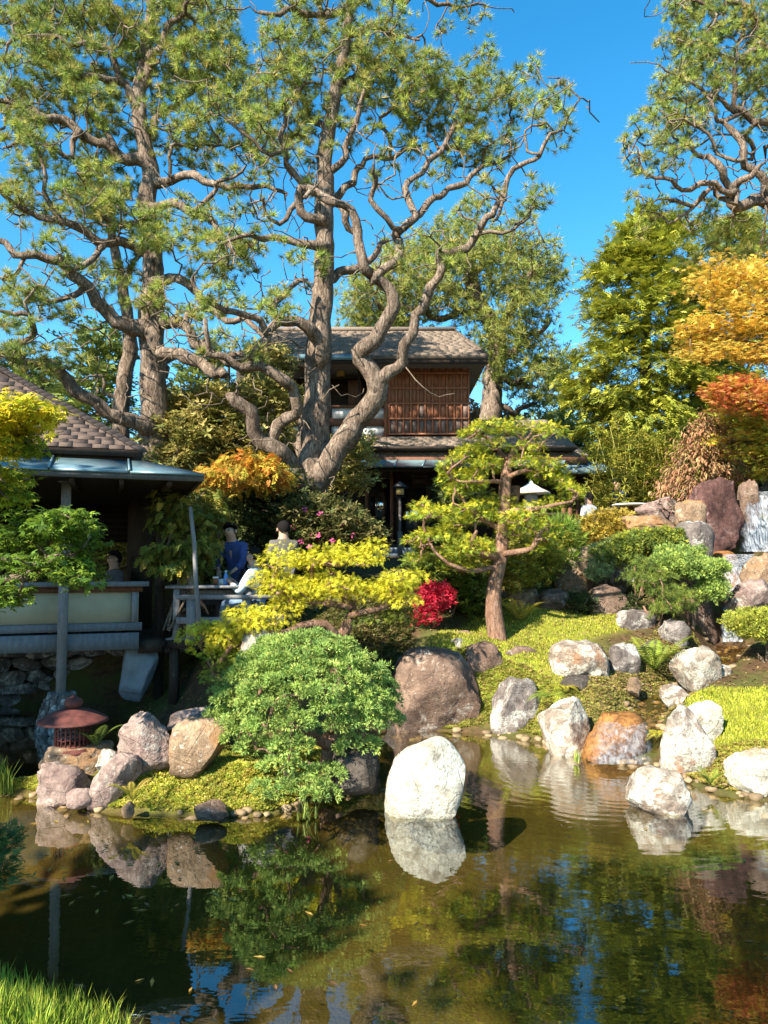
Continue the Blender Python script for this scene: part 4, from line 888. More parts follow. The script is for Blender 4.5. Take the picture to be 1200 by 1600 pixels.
L((472,760,40),(445,722,36),(420,695,33),(398,662,29),(376,640,27),(358,628,24),dd=(-.3,-1.2))
L((425,692,26),(440,662,24),(462,645,23),(470,625,22),(460,602,22),(445,592,24),(420,582,22),(398,568,20),(372,565,18),(345,558,15),(328,545,13),(320,528,11),(322,500,9),dd=(-.6,-1.8))
L((497,565,34),(502,545,32),(495,528,29),(480,515,26),(458,505,22),(440,500,20),(424,508,18),(413,522,16),(405,545,14),(392,555,13),dd=(-.2,-1.5))
L((440,500,17),(425,490,15),(438,470,13),(458,452,11),(480,440,8),dd=(-.9,-.5))
L((415,520,14),(400,500,14),(375,492,13),(345,482,12),(322,468,10),(305,445,8),dd=(-1.3,-2.0))
L((505,440,20),(530,425,18),(560,415,16),(585,402,13),(600,385,9),dd=(0,.9))
L((508,385,24),(480,385,16),(440,382,14),(400,372,11),(370,368,8),(345,380,5),dd=(-.2,-.9))
L((506,345,22),(480,340,20),(468,320,18),(472,298,17),(495,297,18),(520,312,17),(545,345,15),(560,390,10),dd=(-.2,-.9))
L((508,330,18),(540,300,15),(552,270,13),(575,250,11),(620,245,10),(650,235,7),dd=(.1,1.0))
L((506,300,18),(475,285,14),(450,260,12),(440,230,11),(430,205,10),(445,180,8),(462,160,5),dd=(-.1,-.8))
L((508,275,17),(540,250,13),(548,215,12),(560,185,10),(558,150,8),(575,120,6),dd=(.1,-.6))
L((445,232,10),(420,240,9),(395,225,8),(370,200,6),dd=(-.4,-.9))
L((480,300,12),(455,330,11),(440,350,9),(420,335,7),(410,315,5),dd=(-.2,-.9))
L((515,200,16),(490,180,12),(470,150,10),(445,125,7),dd=(0,.8)); L((525,150,15),(560,120,11),(590,100,9),(620,95,6),dd=(0,.9))
L((540,60,14),(580,40,10),(615,50,8),(650,60,5),dd=(0,-.6)); L((545,15,14),(500,20,13),(450,15,11),(410,20,8),dd=(0,-.5)); L((548,-10,14),(600,-10,11),(660,0,9),(715,10,6),(750,15,4),dd=(0,.5))
L((790,305,8),(780,330,7),(768,350,6),dd=(-1.5,-1.4)); L((750,365,9),(785,360,8),(810,350,6),(830,330,4),dd=(-1.4,-1.8)); L((842,240,6),(820,228,6),(812,205,4),dd=(-1.7,-1.4))
L((485,740,24),(460,690,14),(470,650,10),dd=(.3,.9))
B=[(450,90,50,45,50,0),(470,150,45,50,40,0),(560,100,60,60,60,0),(620,130,60,50,60,0),(540,170,70,45,24,0),(660,150,60,45,45,0),(720,180,50,40,34,0),(690,115,40,30,20,0),(750,130,45,30,24,0),
   (800,160,40,35,20,0),(770,225,40,30,22,0),(720,225,40,35,22,0),(640,190,60,40,18,.3),(600,230,60,40,8,.4),(470,220,40,50,24,-.3),(430,180,35,35,22,-.3),(400,215,40,40,24,-.6),(490,260,60,40,7,-.5),
   (875,195,20,22,7,-1.7),(855,165,18,18,6,-1.6),(820,130,15,15,5,-1.4),(830,310,25,20,8,-1.8),(755,298,18,8,4,-1.4),(470,430,15,14,4,-.5),(505,425,10,14,3,-.4),(440,470,28,14,7,-.8),(600,20,70,30,26,0),(470,20,50,25,26,0),(720,5,45,15,12,.3),
   (530,30,50,35,28,0),(430,380,14,10,3,-.7),(345,385,20,25,7,-.9),(380,360,30,18,6,-.9),(580,270,60,40,5,.2),(680,260,50,30,4,0),(610,60,40,30,16,0),(400,480,60,25,10,-1.4),(335,470,30,30,10,-1.8),(395,545,24,12,4,-1.5),(690,410,30,30,8,-1.2),(640,420,30,30,5,-1),(740,330,40,25,8,-1.3)]
att=np.concatenate([blob(x,y,rx,ry,D0+dd,1.15,n,r) for x,y,rx,ry,n,dd in B]); att=thin(att,.16)
pine=empty('pine_tree',P(486,885,D0),0,'tall gnarled pine with a forked trunk rising in front of the two-storey house','tree')
bare=thin(np.concatenate([np.array(t.p)[r.integers(110,len(t.p),420)]+r.normal(size=(420,3))*[.6,.5,.55]+[0,0,.15]]),.2); nb_=len(bare); t.grow(bare,.22,.1); t.tips=[]
t.grow(att,.16,.3)
def local(o):
    """children built in world space keep their place under a moved Empty"""
    inv=Matrix.Translation(-Vector(o.location))
    for c in o.children: c.matrix_parent_inverse=inv
t.wood('pine',M_BARK,pine,twig_mat=M_TWIG)
tp=np.array([a for a,_ in t.tips]); m=MB(); tufts_at(m,tp,TUFTS,.165,PINE_C,6,.08)
m.build('crown',M_NEEDLE,pine); local(pine)
# ------------------------------------------------------------- left pine
D0=16.5; t=Tree(2); r=np.random.default_rng(22)
L((243,850,84),(242,770,62),(240,690,50),(240,610,44),(238,545,45),(236,490,42),(240,430,37),(238,380,33),(229,320,31),(235,270,30),(222,210,27),(216,150,24),(226,90,21),(236,20,17),(242,-70,12))
L((232,520,40),(215,512,36),(172,498,28),(150,470,24),(135,446,22),(95,412,20),(40,400,16),(-10,372,12),(-70,360,7),dd=(-.2,-1.8))
L((228,668,34),(205,662,28),(182,652,27),(135,628,25),(100,595,24),(65,572,22),(22,555,18),(28,535,15),(48,515,13),(46,498,11),(20,488,9),(-20,486,6),dd=(-.3,-2.4))
L((65,572,16),(30,562,14),(-20,545,12),(-80,530,8),dd=(-1.8,-2.4))
L((238,520,34),(250,542,28),(285,560,25),(325,580,22),(352,594,18),dd=(-.3,-1.6))
L((248,500,30),(270,500,24),(298,525,21),(320,548,19),(350,560,16),(385,560,12),dd=(-.3,-1.9))
L((240,440,26),(275,440,18),(302,452,16),(325,480,14),(370,497,13),(402,522,11),(415,552,8),dd=(-.2,-1.8))
L((235,260,28),(205,242,25),(178,230,22),(125,205,19),(85,185,17),(50,172,14),(0,160,10),(-50,140,7),dd=(0,-1.2))
L((238,395,26),(205,388,20),(165,380,18),(128,360,16),(100,350,15),(50,335,12),(15,300,10),(0,290,7),dd=(0,-1.6))
L((238,285,26),(270,280,18),(320,290,15),(360,292,13),(400,290,11),(452,297,7),dd=(0,-.8))
L((236,325,24),(262,322,17),(300,330,15),(322,340,14),(345,362,12),(360,385,8),dd=(-.1,-1.4))
L((222,215,22),(245,190,14),(262,160,12),(300,150,10),(330,120,7),dd=(0,.8))
L((218,165,20),(190,140,15),(150,120,13),(110,110,10),(65,65,8),dd=(0,-.6)); L((218,140,19),(235,95,17),(258,62,15),(280,30,11),(300,0,8),dd=(0,-.6))
L((224,100,18),(200,50,15),(180,15,12),(165,-20,8),dd=(0,.5)); L((180,230,14),(160,200,12),(130,170,10),(100,150,7),dd=(-.4,.6)); L((190,130,12),(165,75,12),(120,60,10),(60,50,8),(10,70,6),dd=(-.2,-1))
L((135,446,15),(110,470,12),(88,470,9),(60,450,7),dd=(-.9,-1.4)); L((165,380,13),(150,400,12),(120,420,10),(100,400,8),dd=(-.6,-1.5)); L((240,360,18),(215,345,13),(185,350,12),(160,330,9),(135,305,6),dd=(-.1,-.9))
L((125,205,13),(105,235,11),(70,225,10),(40,215,7),(10,235,5),dd=(-.6,-1.3)); L((100,350,11),(70,310,10),(75,270,8),(60,240,6),dd=(-1,-1.2)); L((240,600,18),(262,580,12),(275,560,9),dd=(.2,.8)); L((40,400,10),(20,430,8),(-10,420,6),dd=(-1.4,-1.6))
L((300,330,11),(330,310,10),(350,280,8),(372,265,6),dd=(-.8,-1.2)); L((325,480,10),(300,490,9),(290,520,7),dd=(-1,-1.4))
B=[(60,40,75,55,90,0),(170,30,75,50,80,0),(280,40,60,50,70,0),(330,90,40,40,36,0),(120,110,70,45,80,0),(220,110,70,50,60,.2),(300,130,70,45,60,0),(60,130,70,50,70,-.4),(370,130,40,50,44,0),(260,200,70,45,28,.3),(150,170,70,45,38,-.5),(330,200,60,45,44,0),(40,220,50,40,28,-.9),(390,200,40,60,30,0),
   (290,240,60,30,18,.3),(150,290,60,40,34,-.7),(130,320,50,28,28,-.9),(220,350,60,28,26,-.8),(250,395,40,20,14,-.9),(310,350,50,30,18,-1),(350,400,30,30,18,-1.2),(320,410,40,20,18,-1),(220,460,50,18,14,-1),(30,300,40,50,24,-1),(20,160,40,50,34,-.6),(80,250,60,40,18,-.8),(380,290,50,30,14,-.7),(380,400,40,25,14,-1.2),
   (40,465,50,30,18,-1.6),(90,480,36,25,14,-1.2),(20,520,40,40,20,-2.2),(30,580,50,25,18,-2.3),(75,560,30,20,8,-1.9),(160,570,40,14,4,-1),(330,540,40,40,12,-1.6),(280,480,40,30,8,-1.2),(-60,200,60,150,60,-.5),(-60,420,40,60,20,-1.2),(340,30,30,40,26,0),(370,60,15,20,8,0),(60,-40,150,40,70,0),(260,-40,80,40,50,0),(190,430,60,40,14,.8),(180,250,60,50,24,1),(100,400,50,30,10,-1.2)]
att=np.concatenate([blob(x,y,rx,ry,D0+dd,1.2,n,r) for x,y,rx,ry,n,dd in B]); att=thin(att,.17)
pine=empty('pine_tree',P(243,850,D0),0,'tall twisted pine with a single straight trunk standing behind the open tea pavilion','tree')
bare=thin(np.array(t.p)[r.integers(110,len(t.p),460)]+r.normal(size=(460,3))*[.65,.5,.55]+[0,0,.15],.2); t.grow(bare,.22,.1); t.tips=[]
t.grow(att,.16,.3); t.wood('pine',M_BARK,pine,twig_mat=M_TWIG)
tp=np.array([a for a,_ in t.tips]); m=MB(); tufts_at(m,tp,TUFTS,.18,PINE_C,6,.085)
m.build('crown',M_NEEDLE,pine); local(pine)
# the slimmer trunk just behind it
D0=18.0; t=Tree(3); r=np.random.default_rng(23)
L((182,850,46),(186,750,36),(188,690,30),(189,630,27),(196,585,26),(203,545,25),(200,500,22),(190,440,18),(175,370,15),(160,300,10),(150,240,6))
L((200,520,14),(170,480,10),(140,460,7),dd=(0,1)); L((192,450,13),(215,400,9),(225,350,6),dd=(0,1)); L((189,640,9),(165,610,7),(150,590,5),(130,598,3),dd=(0,-.5))
B=[(150,260,60,50,24,0),(120,340,60,50,24,.3),(210,330,50,50,20,.4),(130,430,50,40,16,.5)]
att=thin(np.concatenate([blob(x,y,rx,ry,D0+dd,.9,n,r) for x,y,rx,ry,n,dd in B]),.2)
pine=empty('pine_tree',P(182,850,D0),0,'slim leaning grey pine trunk close behind the straight-trunked pine','tree')
t.grow(att,.15,.3); t.wood('pine',M_BARK,pine,twig_mat=M_TWIG); m=MB(); tufts_at(m,[a for a,_ in t.tips],TUFTS,.17,PINE_C,5,.13); m.build('crown',M_NEEDLE,pine); local(pine)
# ------------------------------------------------------------- right pine, trunk beyond the frame
D0=15.2; t=Tree(4); r=np.random.default_rng(24)
L((1350,930,76),(1345,860,62),(1335,700,50),(1320,560,46),(1310,440,42),(1290,350,40),(1280,250,34),(1270,120,28),(1262,0,22),(1260,-80,14))
L((1290,345,30),(1240,325,28),(1200,316,26),(1170,322,24),(1147,320,22),(1140,302,20),(1153,284,17),(1175,275,13),(1190,255,9),dd=(0,-1))
L((1200,316,18),(1191,285,17),(1178,268,16),(1160,250,15),(1152,215,13),(1135,195,11),(1123,190,9),(1108,178,7),(1104,155,5),dd=(-.5,-.9))
L((1150,300,16),(1133,281,15),(1117,262,14),(1105,245,12),(1090,238,9),(1077,224,7),(1065,215,5),dd=(-.8,-1))
L((1140,302,13),(1113,285,12),(1087,291,11),(1065,286,9),(1040,282,8),(1015,262,6),(1000,252,4),(990,240,3),dd=(-.9,-1.4))
L((1150,320,12),(1120,300,11),(1100,298,10),(1085,318,9),(1050,325,7),(1030,320,5),dd=(-.8,-.6)); L((1100,300,9),(1080,323,8),(1060,338,6),(1045,343,5),(1010,320,3),dd=(-.8,-.2))
L((1275,200,24),(1230,195,18),(1185,188,15),(1155,178,13),(1147,145,11),(1140,120,9),(1150,95,6),dd=(0,-.8)); L((1268,100,22),(1225,85,18),(1193,68,16),(1172,32,14),(1153,12,11),(1120,5,8),(1090,-5,5),dd=(0,-.6))
L((1193,70,12),(1170,85,10),(1140,95,8),(1105,65,7),(1085,60,5),(1060,50,3),dd=(-.4,-.9)); L((1155,178,9),(1125,170,8),(1095,140,7),(1070,130,6),(1040,110,4),dd=(-.7,-1.1)); L((1185,188,10),(1170,215,10),(1180,250,8),dd=(-.5,.3))
L((1160,250,9),(1140,250,8),(1110,210,7),(1095,190,5),(1060,180,4),(1035,195,3),dd=(-.8,-1.1)); L((1077,224,5),(1050,230,5),(1025,225,4),(1000,215,3),dd=(-1,-1.3)); L((1280,250,20),(1240,240,15),(1215,225,12),(1195,230,9),dd=(0,.8))
B=[(1080,20,50,30,40,0),(1150,40,50,40,40,0),(1060,50,30,30,18,0),(1110,110,50,40,30,-.4),(1060,110,40,30,22,-.6),(1180,90,40,60,30,0),(1050,150,35,30,18,-.6),(1100,150,40,35,22,-.4),(1040,190,35,25,16,-.8),(1080,190,30,25,14,-.6),(1000,205,18,20,7,-1.3),(1010,240,22,14,7,-1.3),(1190,180,30,60,16,.4),(1150,210,30,40,10,.2),
   (1000,285,12,15,4,-1.2),(1030,330,30,18,8,-.4),(1090,340,40,16,10,0),(1150,350,50,18,14,0),(1180,400,30,40,14,.3),(1190,130,30,40,14,-.4),(1130,390,40,24,10,.5),(1250,60,60,90,40,0),(1250,220,50,90,30,0),(1150,-30,90,40,40,0),(1070,240,20,14,4,-1),(1100,70,40,30,16,-.5),(1170,120,40,40,20,-.3),(1040,250,25,15,5,-1.2)]
att=thin(np.concatenate([blob(x,y,rx,ry,D0+dd,.95,n,r) for x,y,rx,ry,n,dd in B]),.14)
pine=empty('pine_tree',P(1350,930,D0),0,'twisted pine overhanging the waterfall with its trunk out of view','tree')
bare=thin(np.array(t.p)[r.integers(60,len(t.p),260)]+r.normal(size=(260,3))*[.4,.4,.35],.14); t.grow(bare,.22,.1); t.tips=[]
t.grow(att,.17,.25); t.wood('pine',M_BARK,pine,twig_mat=M_TWIG); m=MB(); tufts_at(m,[a for a,_ in t.tips],TUFTS,.14,PINE_C,7,.085); m.build('crown',M_NEEDLE,pine); local(pine)
# ------------------------------------------------------------- dense pine behind the house
D0=29.0; t=Tree(5); r=np.random.default_rng(25)
L((772,860,60),(770,820,48),(765,700,40),(770,600,34),(775,520,32),(745,470,28),(735,420,22),(735,380,14))
L((775,520,24),(800,480,20),(820,440,15),(835,420,10),dd=(0,-1)); L((770,560,20),(800,545,16),(830,530,12),(855,500,8),dd=(0,-.6)); L((745,470,18),(700,450,16),(660,440,13),(610,450,9),dd=(0,-1)); L((748,480,16),(700,490,14),(640,480,11),(590,470,8),dd=(0,-1.5)); L((770,590,16),(805,590,13),(840,600,8),dd=(0,-.5)); L((738,430,14),(770,400,11),(800,375,8),dd=(0,.8)); L((770,640,14),(800,640,11),(830,630,7),dd=(0,.5)); L((735,420,12),(690,400,10),(660,385,7),dd=(0,0))
B=[(720,375,60,25,60,0),(790,385,50,30,60,0),(650,400,60,30,60,0),(840,410,35,30,44,0),(860,440,25,22,24,0),(590,440,50,35,50,-.5),(720,410,80,30,60,-1),(800,440,50,30,44,-1),(640,450,60,30,50,-1),(570,480,40,25,30,-.6),(690,470,60,25,30,-1),(840,490,30,30,22,-.5),(800,500,40,30,24,-.8),(770,540,40,30,22,-1),(830,540,35,30,26,0),(850,570,25,20,14,0),(560,500,30,20,16,-.5),(620,500,40,20,20,0),(820,600,40,30,24,0),(780,580,40,30,20,0),(850,620,20,20,10,0),(740,500,50,25,18,-.5)]
att=thin(np.concatenate([blob(x,y,rx,ry,D0+dd,2.0,n*2,r) for x,y,rx,ry,n,dd in B]),.3)
pine=empty('pine_tree',P(772,860,D0),0,'dense spreading pine whose crown shows above the house roof','tree')
t.grow(att,.15,.25); t.wood('pine',M_BARK,pine,limb_min=.09,twig_mat=M_TWIG); m=MB(); tufts_at(m,[a for a,_ in t.tips],TUFTS_FAR,.27,[(.26,.30,.055),(.33,.35,.07),(.17,.22,.05),(.38,.35,.08)],6,.24); m.build('crown',M_NEEDLE,pine); local(pine)
# ============================================================= shrubs, trained trees, maples, conifers
def shrub(name,label,cat,blobs,T,size,cols,k=4,stems=26,base=None,mat=None,spread=.1,seed=0,group=None,r0=.006,hollow=.45,how='fan',droop=.15,trunk=None,bark=None,crown='foliage',flat=.6,var=.2,outw=.8,updir=.8):
    r=np.random.default_rng(1000+seed); pts=np.concatenate([blob(x,y,rx,ry,D,rD,n,r,hollow) for x,y,rx,ry,D,rD,n in blobs]); cen=pts.mean(0)
    g=np.array([hz(0,0)]); 
    if base is None: base=(cen[0],cen[1],hz(cen[0],cen[1])-.05)
    keep=pts[:,2]>height(pts[:,0],pts[:,1])+.02; pts=pts[keep] if keep.sum()>5 else pts
    o=empty(name,base,0,label,cat,group); t_=Tree(seed)
    if trunk: t_.kink=.05; [t_.limb(tr) for tr in trunk]
    else:
        for i in range(3): t_.limb([(np.array(base)+r.normal(size=3)*[.05,.05,0],.02),((np.array(base)*.5+cen*.5)+r.normal(size=3)*.12,.014)],attach=False) if i else t_.limb([(np.array(base),.022),(np.array(base)*.5+cen*.5,.016)])
    sel=pts[r.permutation(len(pts))[:stems]]; t_.grow(sel,.12,.2); t_.radii(r0); t_.wood(name,bark or M_TWIG,o,trunk_name='trunk' if trunk else 'stem',limb_min=.03 if trunk else 9)
    m=MB()
    if how=='fan': fans_at(m,pts,T,size,cols,k,spread,droop,base if outw<.5 else cen-np.array([0,0,.25]),var,flat,outw)
    else: tufts_at(m,pts,T,size,cols,k,spread,updir,var=var)
    m.build(crown,mat or M_LEAF,o); local(o); return o
def pad_pts(px,py,rx,ry,D,rD,n,r,low=-.25):
    """points on the upper shell of a flattened dome"""
    c=np.array(P(px,py,D)); s=D/F; u=r.normal(size=(n*3,3)); u/=np.linalg.norm(u,axis=1)[:,None]; u=u[u[:,2]>low][:n]; u*=(.72+.28*r.random((len(u),1)))
    lump=np.array([1+.22*noise.noise(Vector(q*2.3)+Vector((px,py,0))) for q in u])[:,None]
    return c+u*lump*np.array([rx*s,rD,ry*s]), u
# ------------------------------------------------------------- juniper mound on the islet
r=np.random.default_rng(31); JD=7.35
jb=P(500,1215,JD); jm=empty('juniper_mound',jb,0,'big rounded blue-green juniper mound in tiers at the islet tip','shrub')
t=Tree(31); t.kink=.06
for tr in ([(510,1225,JD+.1,26),(515,1160,JD+.15,22),(520,1110,JD+.2,16),(500,1060,JD+.1,10)],[(512,1165,JD+.1,16),(470,1140,JD-.2,12),(430,1110,JD-.3,8)],[(516,1140,JD+.1,14),(560,1120,JD-.1,10),(590,1090,JD,7)],[(510,1200,JD,14),(470,1190,JD-.3,9),(430,1180,JD-.4,6)],[(518,1120,JD+.2,10),(540,1060,JD+.3,7)]): t.limb(tr)
pads=[]
for i in range(900):
    th=r.uniform(0,2*math.pi); ph=r.uniform(.0,1.62); u=np.array([math.sin(ph)*math.cos(th),math.sin(ph)*math.sin(th),math.cos(ph)])
    if u[1]>.5: continue
    px=478+u[0]*118; py=1118-u[2]*122+ (0 if u[2]>.1 else 10); D=JD+u[1]*.72+.1
    if u[0]<-.5 and py>1150: continue
    if all((px-q[0])**2+((py-q[1])*1.5)**2+((D-q[2])*120)**2>32**2 for q in pads): pads.append((px,py,D))
pads+=[(470,1225,JD-.55),(500,1238,JD-.6),(440,1195,JD-.5),(400,1165,JD-.35),(510,1210,JD-.5),(370,1150,JD-.1),(585,1120,JD-.3),(560,1165,JD-.3),(455,1165,JD-.6),(430,1232,JD-.55),(350,1120,JD+.1)]
m=MB(); att=[]
for (px,py,D) in pads:
    rx=r.uniform(25,38); ry=r.uniform(10,14.5); pts,u=pad_pts(px,py,rx,ry,D,rx*JD/F*.95,76,r,-.3); att.append(np.array(P(px,py+6,D)))
    N=len(pts); d=u*np.array([1,1,1.2])+r.normal(size=(N,3))*.25+[0,0,.35]; g=palette(N,[(.25,.36,.08),(.31,.42,.09),(.17,.27,.07),(.37,.44,.10)],.14); w_=RNG.integers(0,3,N)
    for q in range(3): m.inst(CLUMP[q],pts[w_==q],rots(d[w_==q]),RNG.uniform(.042,.066,(w_==q).sum()),g[w_==q])
t.grow(np.array(att),.12,.1); t.radii(.006); t.wood('j',M_BARK2,jm,limb_min=.022); m.build('foliage',M_SCALE,jm); local(jm)
# ------------------------------------------------------------- golden cloud-pruned tree behind it
GD=9.75; r=np.random.default_rng(32); t=Tree(32); t.kink=.05
gt=empty('golden_cypress',P(532,1075,GD+.2),0,'low golden-yellow cloud-pruned cypress spreading in flat layers behind the juniper mound','tree')
for tr in ([(532,1085,GD+.2,26),(527,1040,GD+.15,22),(530,1000,GD+.1,20),(548,962,GD+.1,17),(540,935,GD+.1,12),(520,900,GD+.2,8)],[(530,1000,GD,14),(505,975,GD-.15,13),(470,980,GD-.3,12),(430,995,GD-.4,10),(390,1005,GD-.4,8),(360,1010,GD-.4,5)],[(548,962,GD,11),(590,950,GD,9),(620,935,GD,6)],[(545,950,GD,10),(500,940,GD,8),(455,935,GD-.1,5)],[(430,995,GD-.4,7),(400,975,GD-.4,5)],[(365,1005,GD-.4,7),(345,1030,GD-.4,6),(330,1040,GD-.3,4)]): t.limb(tr)
GP=[(505,870,88,17,.35,700),(455,880,44,12,.28,220),(560,862,40,12,.28,220),(530,918,125,27,.5,1500),(470,918,66,27,.38,700),(600,925,58,26,.38,600),(440,945,40,18,.3,300),(625,905,36,18,.3,260),(395,970,62,22,.35,640),(345,985,52,20,.3,480),(325,1003,36,14,.25,240),(380,1000,40,12,.22,160),(358,1052,38,14,.2,200),(350,1030,26,10,.18,100),(600,960,60,30,.35,420)]
GQ=[]
for i,(px,py,rx,ry,rD,n) in enumerate(GP):
    for q in range(max(3,n//70)): GQ.append((i,px+r.uniform(-.78,.78)*rx,py+r.normal()*ry*.38,r.uniform(18,34),r.uniform(9,15),r.uniform(.10,.2),r.uniform(-.7,.7)*rD,int(70*1.95)))
m=MB(); att=[]
for (i,px,py,rx,ry,rD,dq,n) in GQ:
    D=GD+dq+(.0 if py<950 else -.3 if px<450 else .2); pts,u=pad_pts(px,py,rx,ry,D,rD,n,r,-.6); N=len(pts); d=u*[1,1,.5]+r.normal(size=(N,3))*.5+[0,0,-.25]
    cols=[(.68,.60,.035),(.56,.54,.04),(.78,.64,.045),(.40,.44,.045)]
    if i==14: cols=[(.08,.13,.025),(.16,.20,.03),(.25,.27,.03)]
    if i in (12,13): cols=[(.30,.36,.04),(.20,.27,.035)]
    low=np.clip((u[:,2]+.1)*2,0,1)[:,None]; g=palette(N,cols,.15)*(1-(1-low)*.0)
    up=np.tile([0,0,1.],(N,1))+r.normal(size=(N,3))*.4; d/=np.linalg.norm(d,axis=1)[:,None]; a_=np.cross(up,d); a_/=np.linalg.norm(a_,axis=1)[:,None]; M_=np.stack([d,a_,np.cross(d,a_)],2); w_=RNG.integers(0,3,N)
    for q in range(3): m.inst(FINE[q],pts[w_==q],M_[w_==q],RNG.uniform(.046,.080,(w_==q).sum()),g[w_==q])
    att+=[np.array(P(px+r.uniform(-.7,.7)*rx,py+r.uniform(.1,.8)*ry,D+r.uniform(-.6,.6)*rD)) for _ in range(2)]
t.grow(np.array(att),.14,.2); t.wood('g',M_BARK2,gt,limb_min=.02); m.build('foliage',M_SCALE,gt); local(gt)
# ------------------------------------------------------------- slender yellow-green trained cypress on the lawn
SD=11.4; r=np.random.default_rng(33); t=Tree(33); t.kink=.04
st=empty('slender_cypress',P(778,1010,SD),0,'slender trained cypress with bare lower trunk and yellow-green foliage pads on the lawn','tree')
for tr in ([(780,1016,SD,36),(777,1000,SD,29),(772,960,SD,26),(771,925,SD,24),(778,895,SD,22),(785,850,SD,21),(788,800,SD,20),(789,765,SD,18),(793,735,SD,15),(803,705,SD,11),(818,688,SD,7)],[(798,800,SD+.2,16),(803,775,SD+.25,15),(806,757,SD+.25,14)],[(790,760,SD,13),(787,735,SD+.1,11),(785,712,SD+.1,8),(765,690,SD+.1,5)],
  [(783,870,SD,13),(760,868,SD-.2,12),(742,862,SD-.3,10),(738,845,SD-.4,8),(745,830,SD-.4,5)],[(785,865,SD,10),(808,862,SD-.3,10),(832,858,SD-.4,9),(840,840,SD-.3,7),(855,815,SD-.2,5)],[(786,830,SD,9),(740,800,SD-.1,7),(720,775,SD-.2,6),(710,762,SD-.2,4)],[(787,800,SD,9),(830,795,SD-.3,8),(868,790,SD-.5,6),(895,782,SD-.5,4)],[(780,885,SD,8),(740,890,SD-.3,7),(700,880,SD-.5,5),(670,850,SD-.5,4)],[(792,745,SD,7),(825,735,SD-.2,6),(860,738,SD-.2,4)],[(789,755,SD,7),(760,750,SD-.3,6),(720,752,SD-.4,4)]): t.limb(tr)
SP=[(765,668,38,11),(740,676,20,8),(790,672,26,9),(745,705,42,12),(722,712,24,9),(850,682,36,12),(838,698,26,8),(770,720,34,10),(730,750,46,15),(697,732,16,9),(760,740,30,12),(705,762,30,12),(835,722,40,12),(862,738,30,13),(872,752,18,9),(845,748,26,9),(772,785,36,10),(735,790,26,8),(690,812,46,12),(665,806,24,8),(860,788,44,11),(898,778,16,10),(672,842,42,13),(648,850,16,7),(740,822,44,13),(800,802,50,12),(830,815,42,12),(718,852,56,14),(695,872,46,15),(655,868,24,9),(800,836,34,12),(850,830,28,12),(760,860,40,10),(720,885,40,14),(840,858,22,9)]
SP=[(px+r.normal()*rx*.38,py+r.normal()*ry*.75,rx*r.uniform(.45,.75),ry*r.uniform(.6,1.0)) for (px,py,rx,ry) in SP for _ in range(3)]
m=MB(); att=[]
for (px,py,rx,ry) in SP:
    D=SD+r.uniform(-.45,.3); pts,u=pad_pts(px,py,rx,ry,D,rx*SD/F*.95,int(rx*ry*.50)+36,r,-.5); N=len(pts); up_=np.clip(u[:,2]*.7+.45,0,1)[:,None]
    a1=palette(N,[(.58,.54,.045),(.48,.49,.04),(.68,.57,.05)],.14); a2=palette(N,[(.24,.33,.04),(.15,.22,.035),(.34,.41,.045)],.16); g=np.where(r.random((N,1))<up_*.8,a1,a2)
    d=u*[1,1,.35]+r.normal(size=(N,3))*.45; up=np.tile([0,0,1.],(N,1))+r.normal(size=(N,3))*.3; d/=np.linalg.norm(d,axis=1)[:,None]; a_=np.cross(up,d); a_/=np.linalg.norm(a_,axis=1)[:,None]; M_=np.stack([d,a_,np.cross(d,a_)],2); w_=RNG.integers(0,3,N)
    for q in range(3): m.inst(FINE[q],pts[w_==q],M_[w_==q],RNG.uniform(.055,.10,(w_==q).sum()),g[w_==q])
    att+=[np.array(P(px+r.uniform(-.6,.6)*rx,py+r.uniform(.0,.6)*ry,D+r.uniform(-.3,.3))) for _ in range(4)]
t.grow(np.array(att),.16,.1); t.wood('s',M_BARK2,st,limb_min=.026); m.build('foliage',M_SCALE,st); local(st)
# ------------------------------------------------------------- big conifer on the right and other background trees
def conifer(name,label,px,base_py,top_py,D,half,n,cols,T,size,seed,group=None,k=6,start=.12,wob=.25,droop=-.25,taper=.75,bark=None):
    r=np.random.default_rng(seed); t=Tree(seed); b=P(px,base_py,D); tp=P(px,top_py,D); H=tp.z-b.z; hw=half*D/F
    t.limb([((b.x,b.y,b.z-.3),H*.028),((b.x,b.y,b.z+H*.5),H*.016),((tp.x,tp.y,tp.z),H*.003)],step=.4)
    att=[]; boughs=[]
    for i in range(n):
        f=start+(1-start)*((i+.5)/n)**1.15; a=i*2.399+r.uniform(-.3,.3); L_=hw*(1-f)**taper*r.uniform(.55,1.15)*(1+wob*math.sin(a*2+f*9))+.06*H*(1-f)*.3; z=b.z+H*f
        for q in np.linspace(.3,1,max(2,int(L_/.5))): att.append((b.x+math.cos(a)*L_*q,b.y+math.sin(a)*L_*q,z+L_*q*.12-.16*L_*q*q+r.uniform(-.05,.1)))
    att=np.array(att); o=empty(name,b,0,label,'tree',group); t.grow(att,.04,-.1,.5); t.wood(name,M_BARK,o,limb_min=9)
    m=MB(); fans_at(m,att,T,size,cols,k,size*.9,droop,(b.x,b.y,b.z+H*.45),.22,.35,1.0); m.build('crown',M_SCALE,o); local(o); return o
CY=[(.40,.40,.045),(.30,.33,.04),(.48,.45,.055),(.19,.23,.04)]
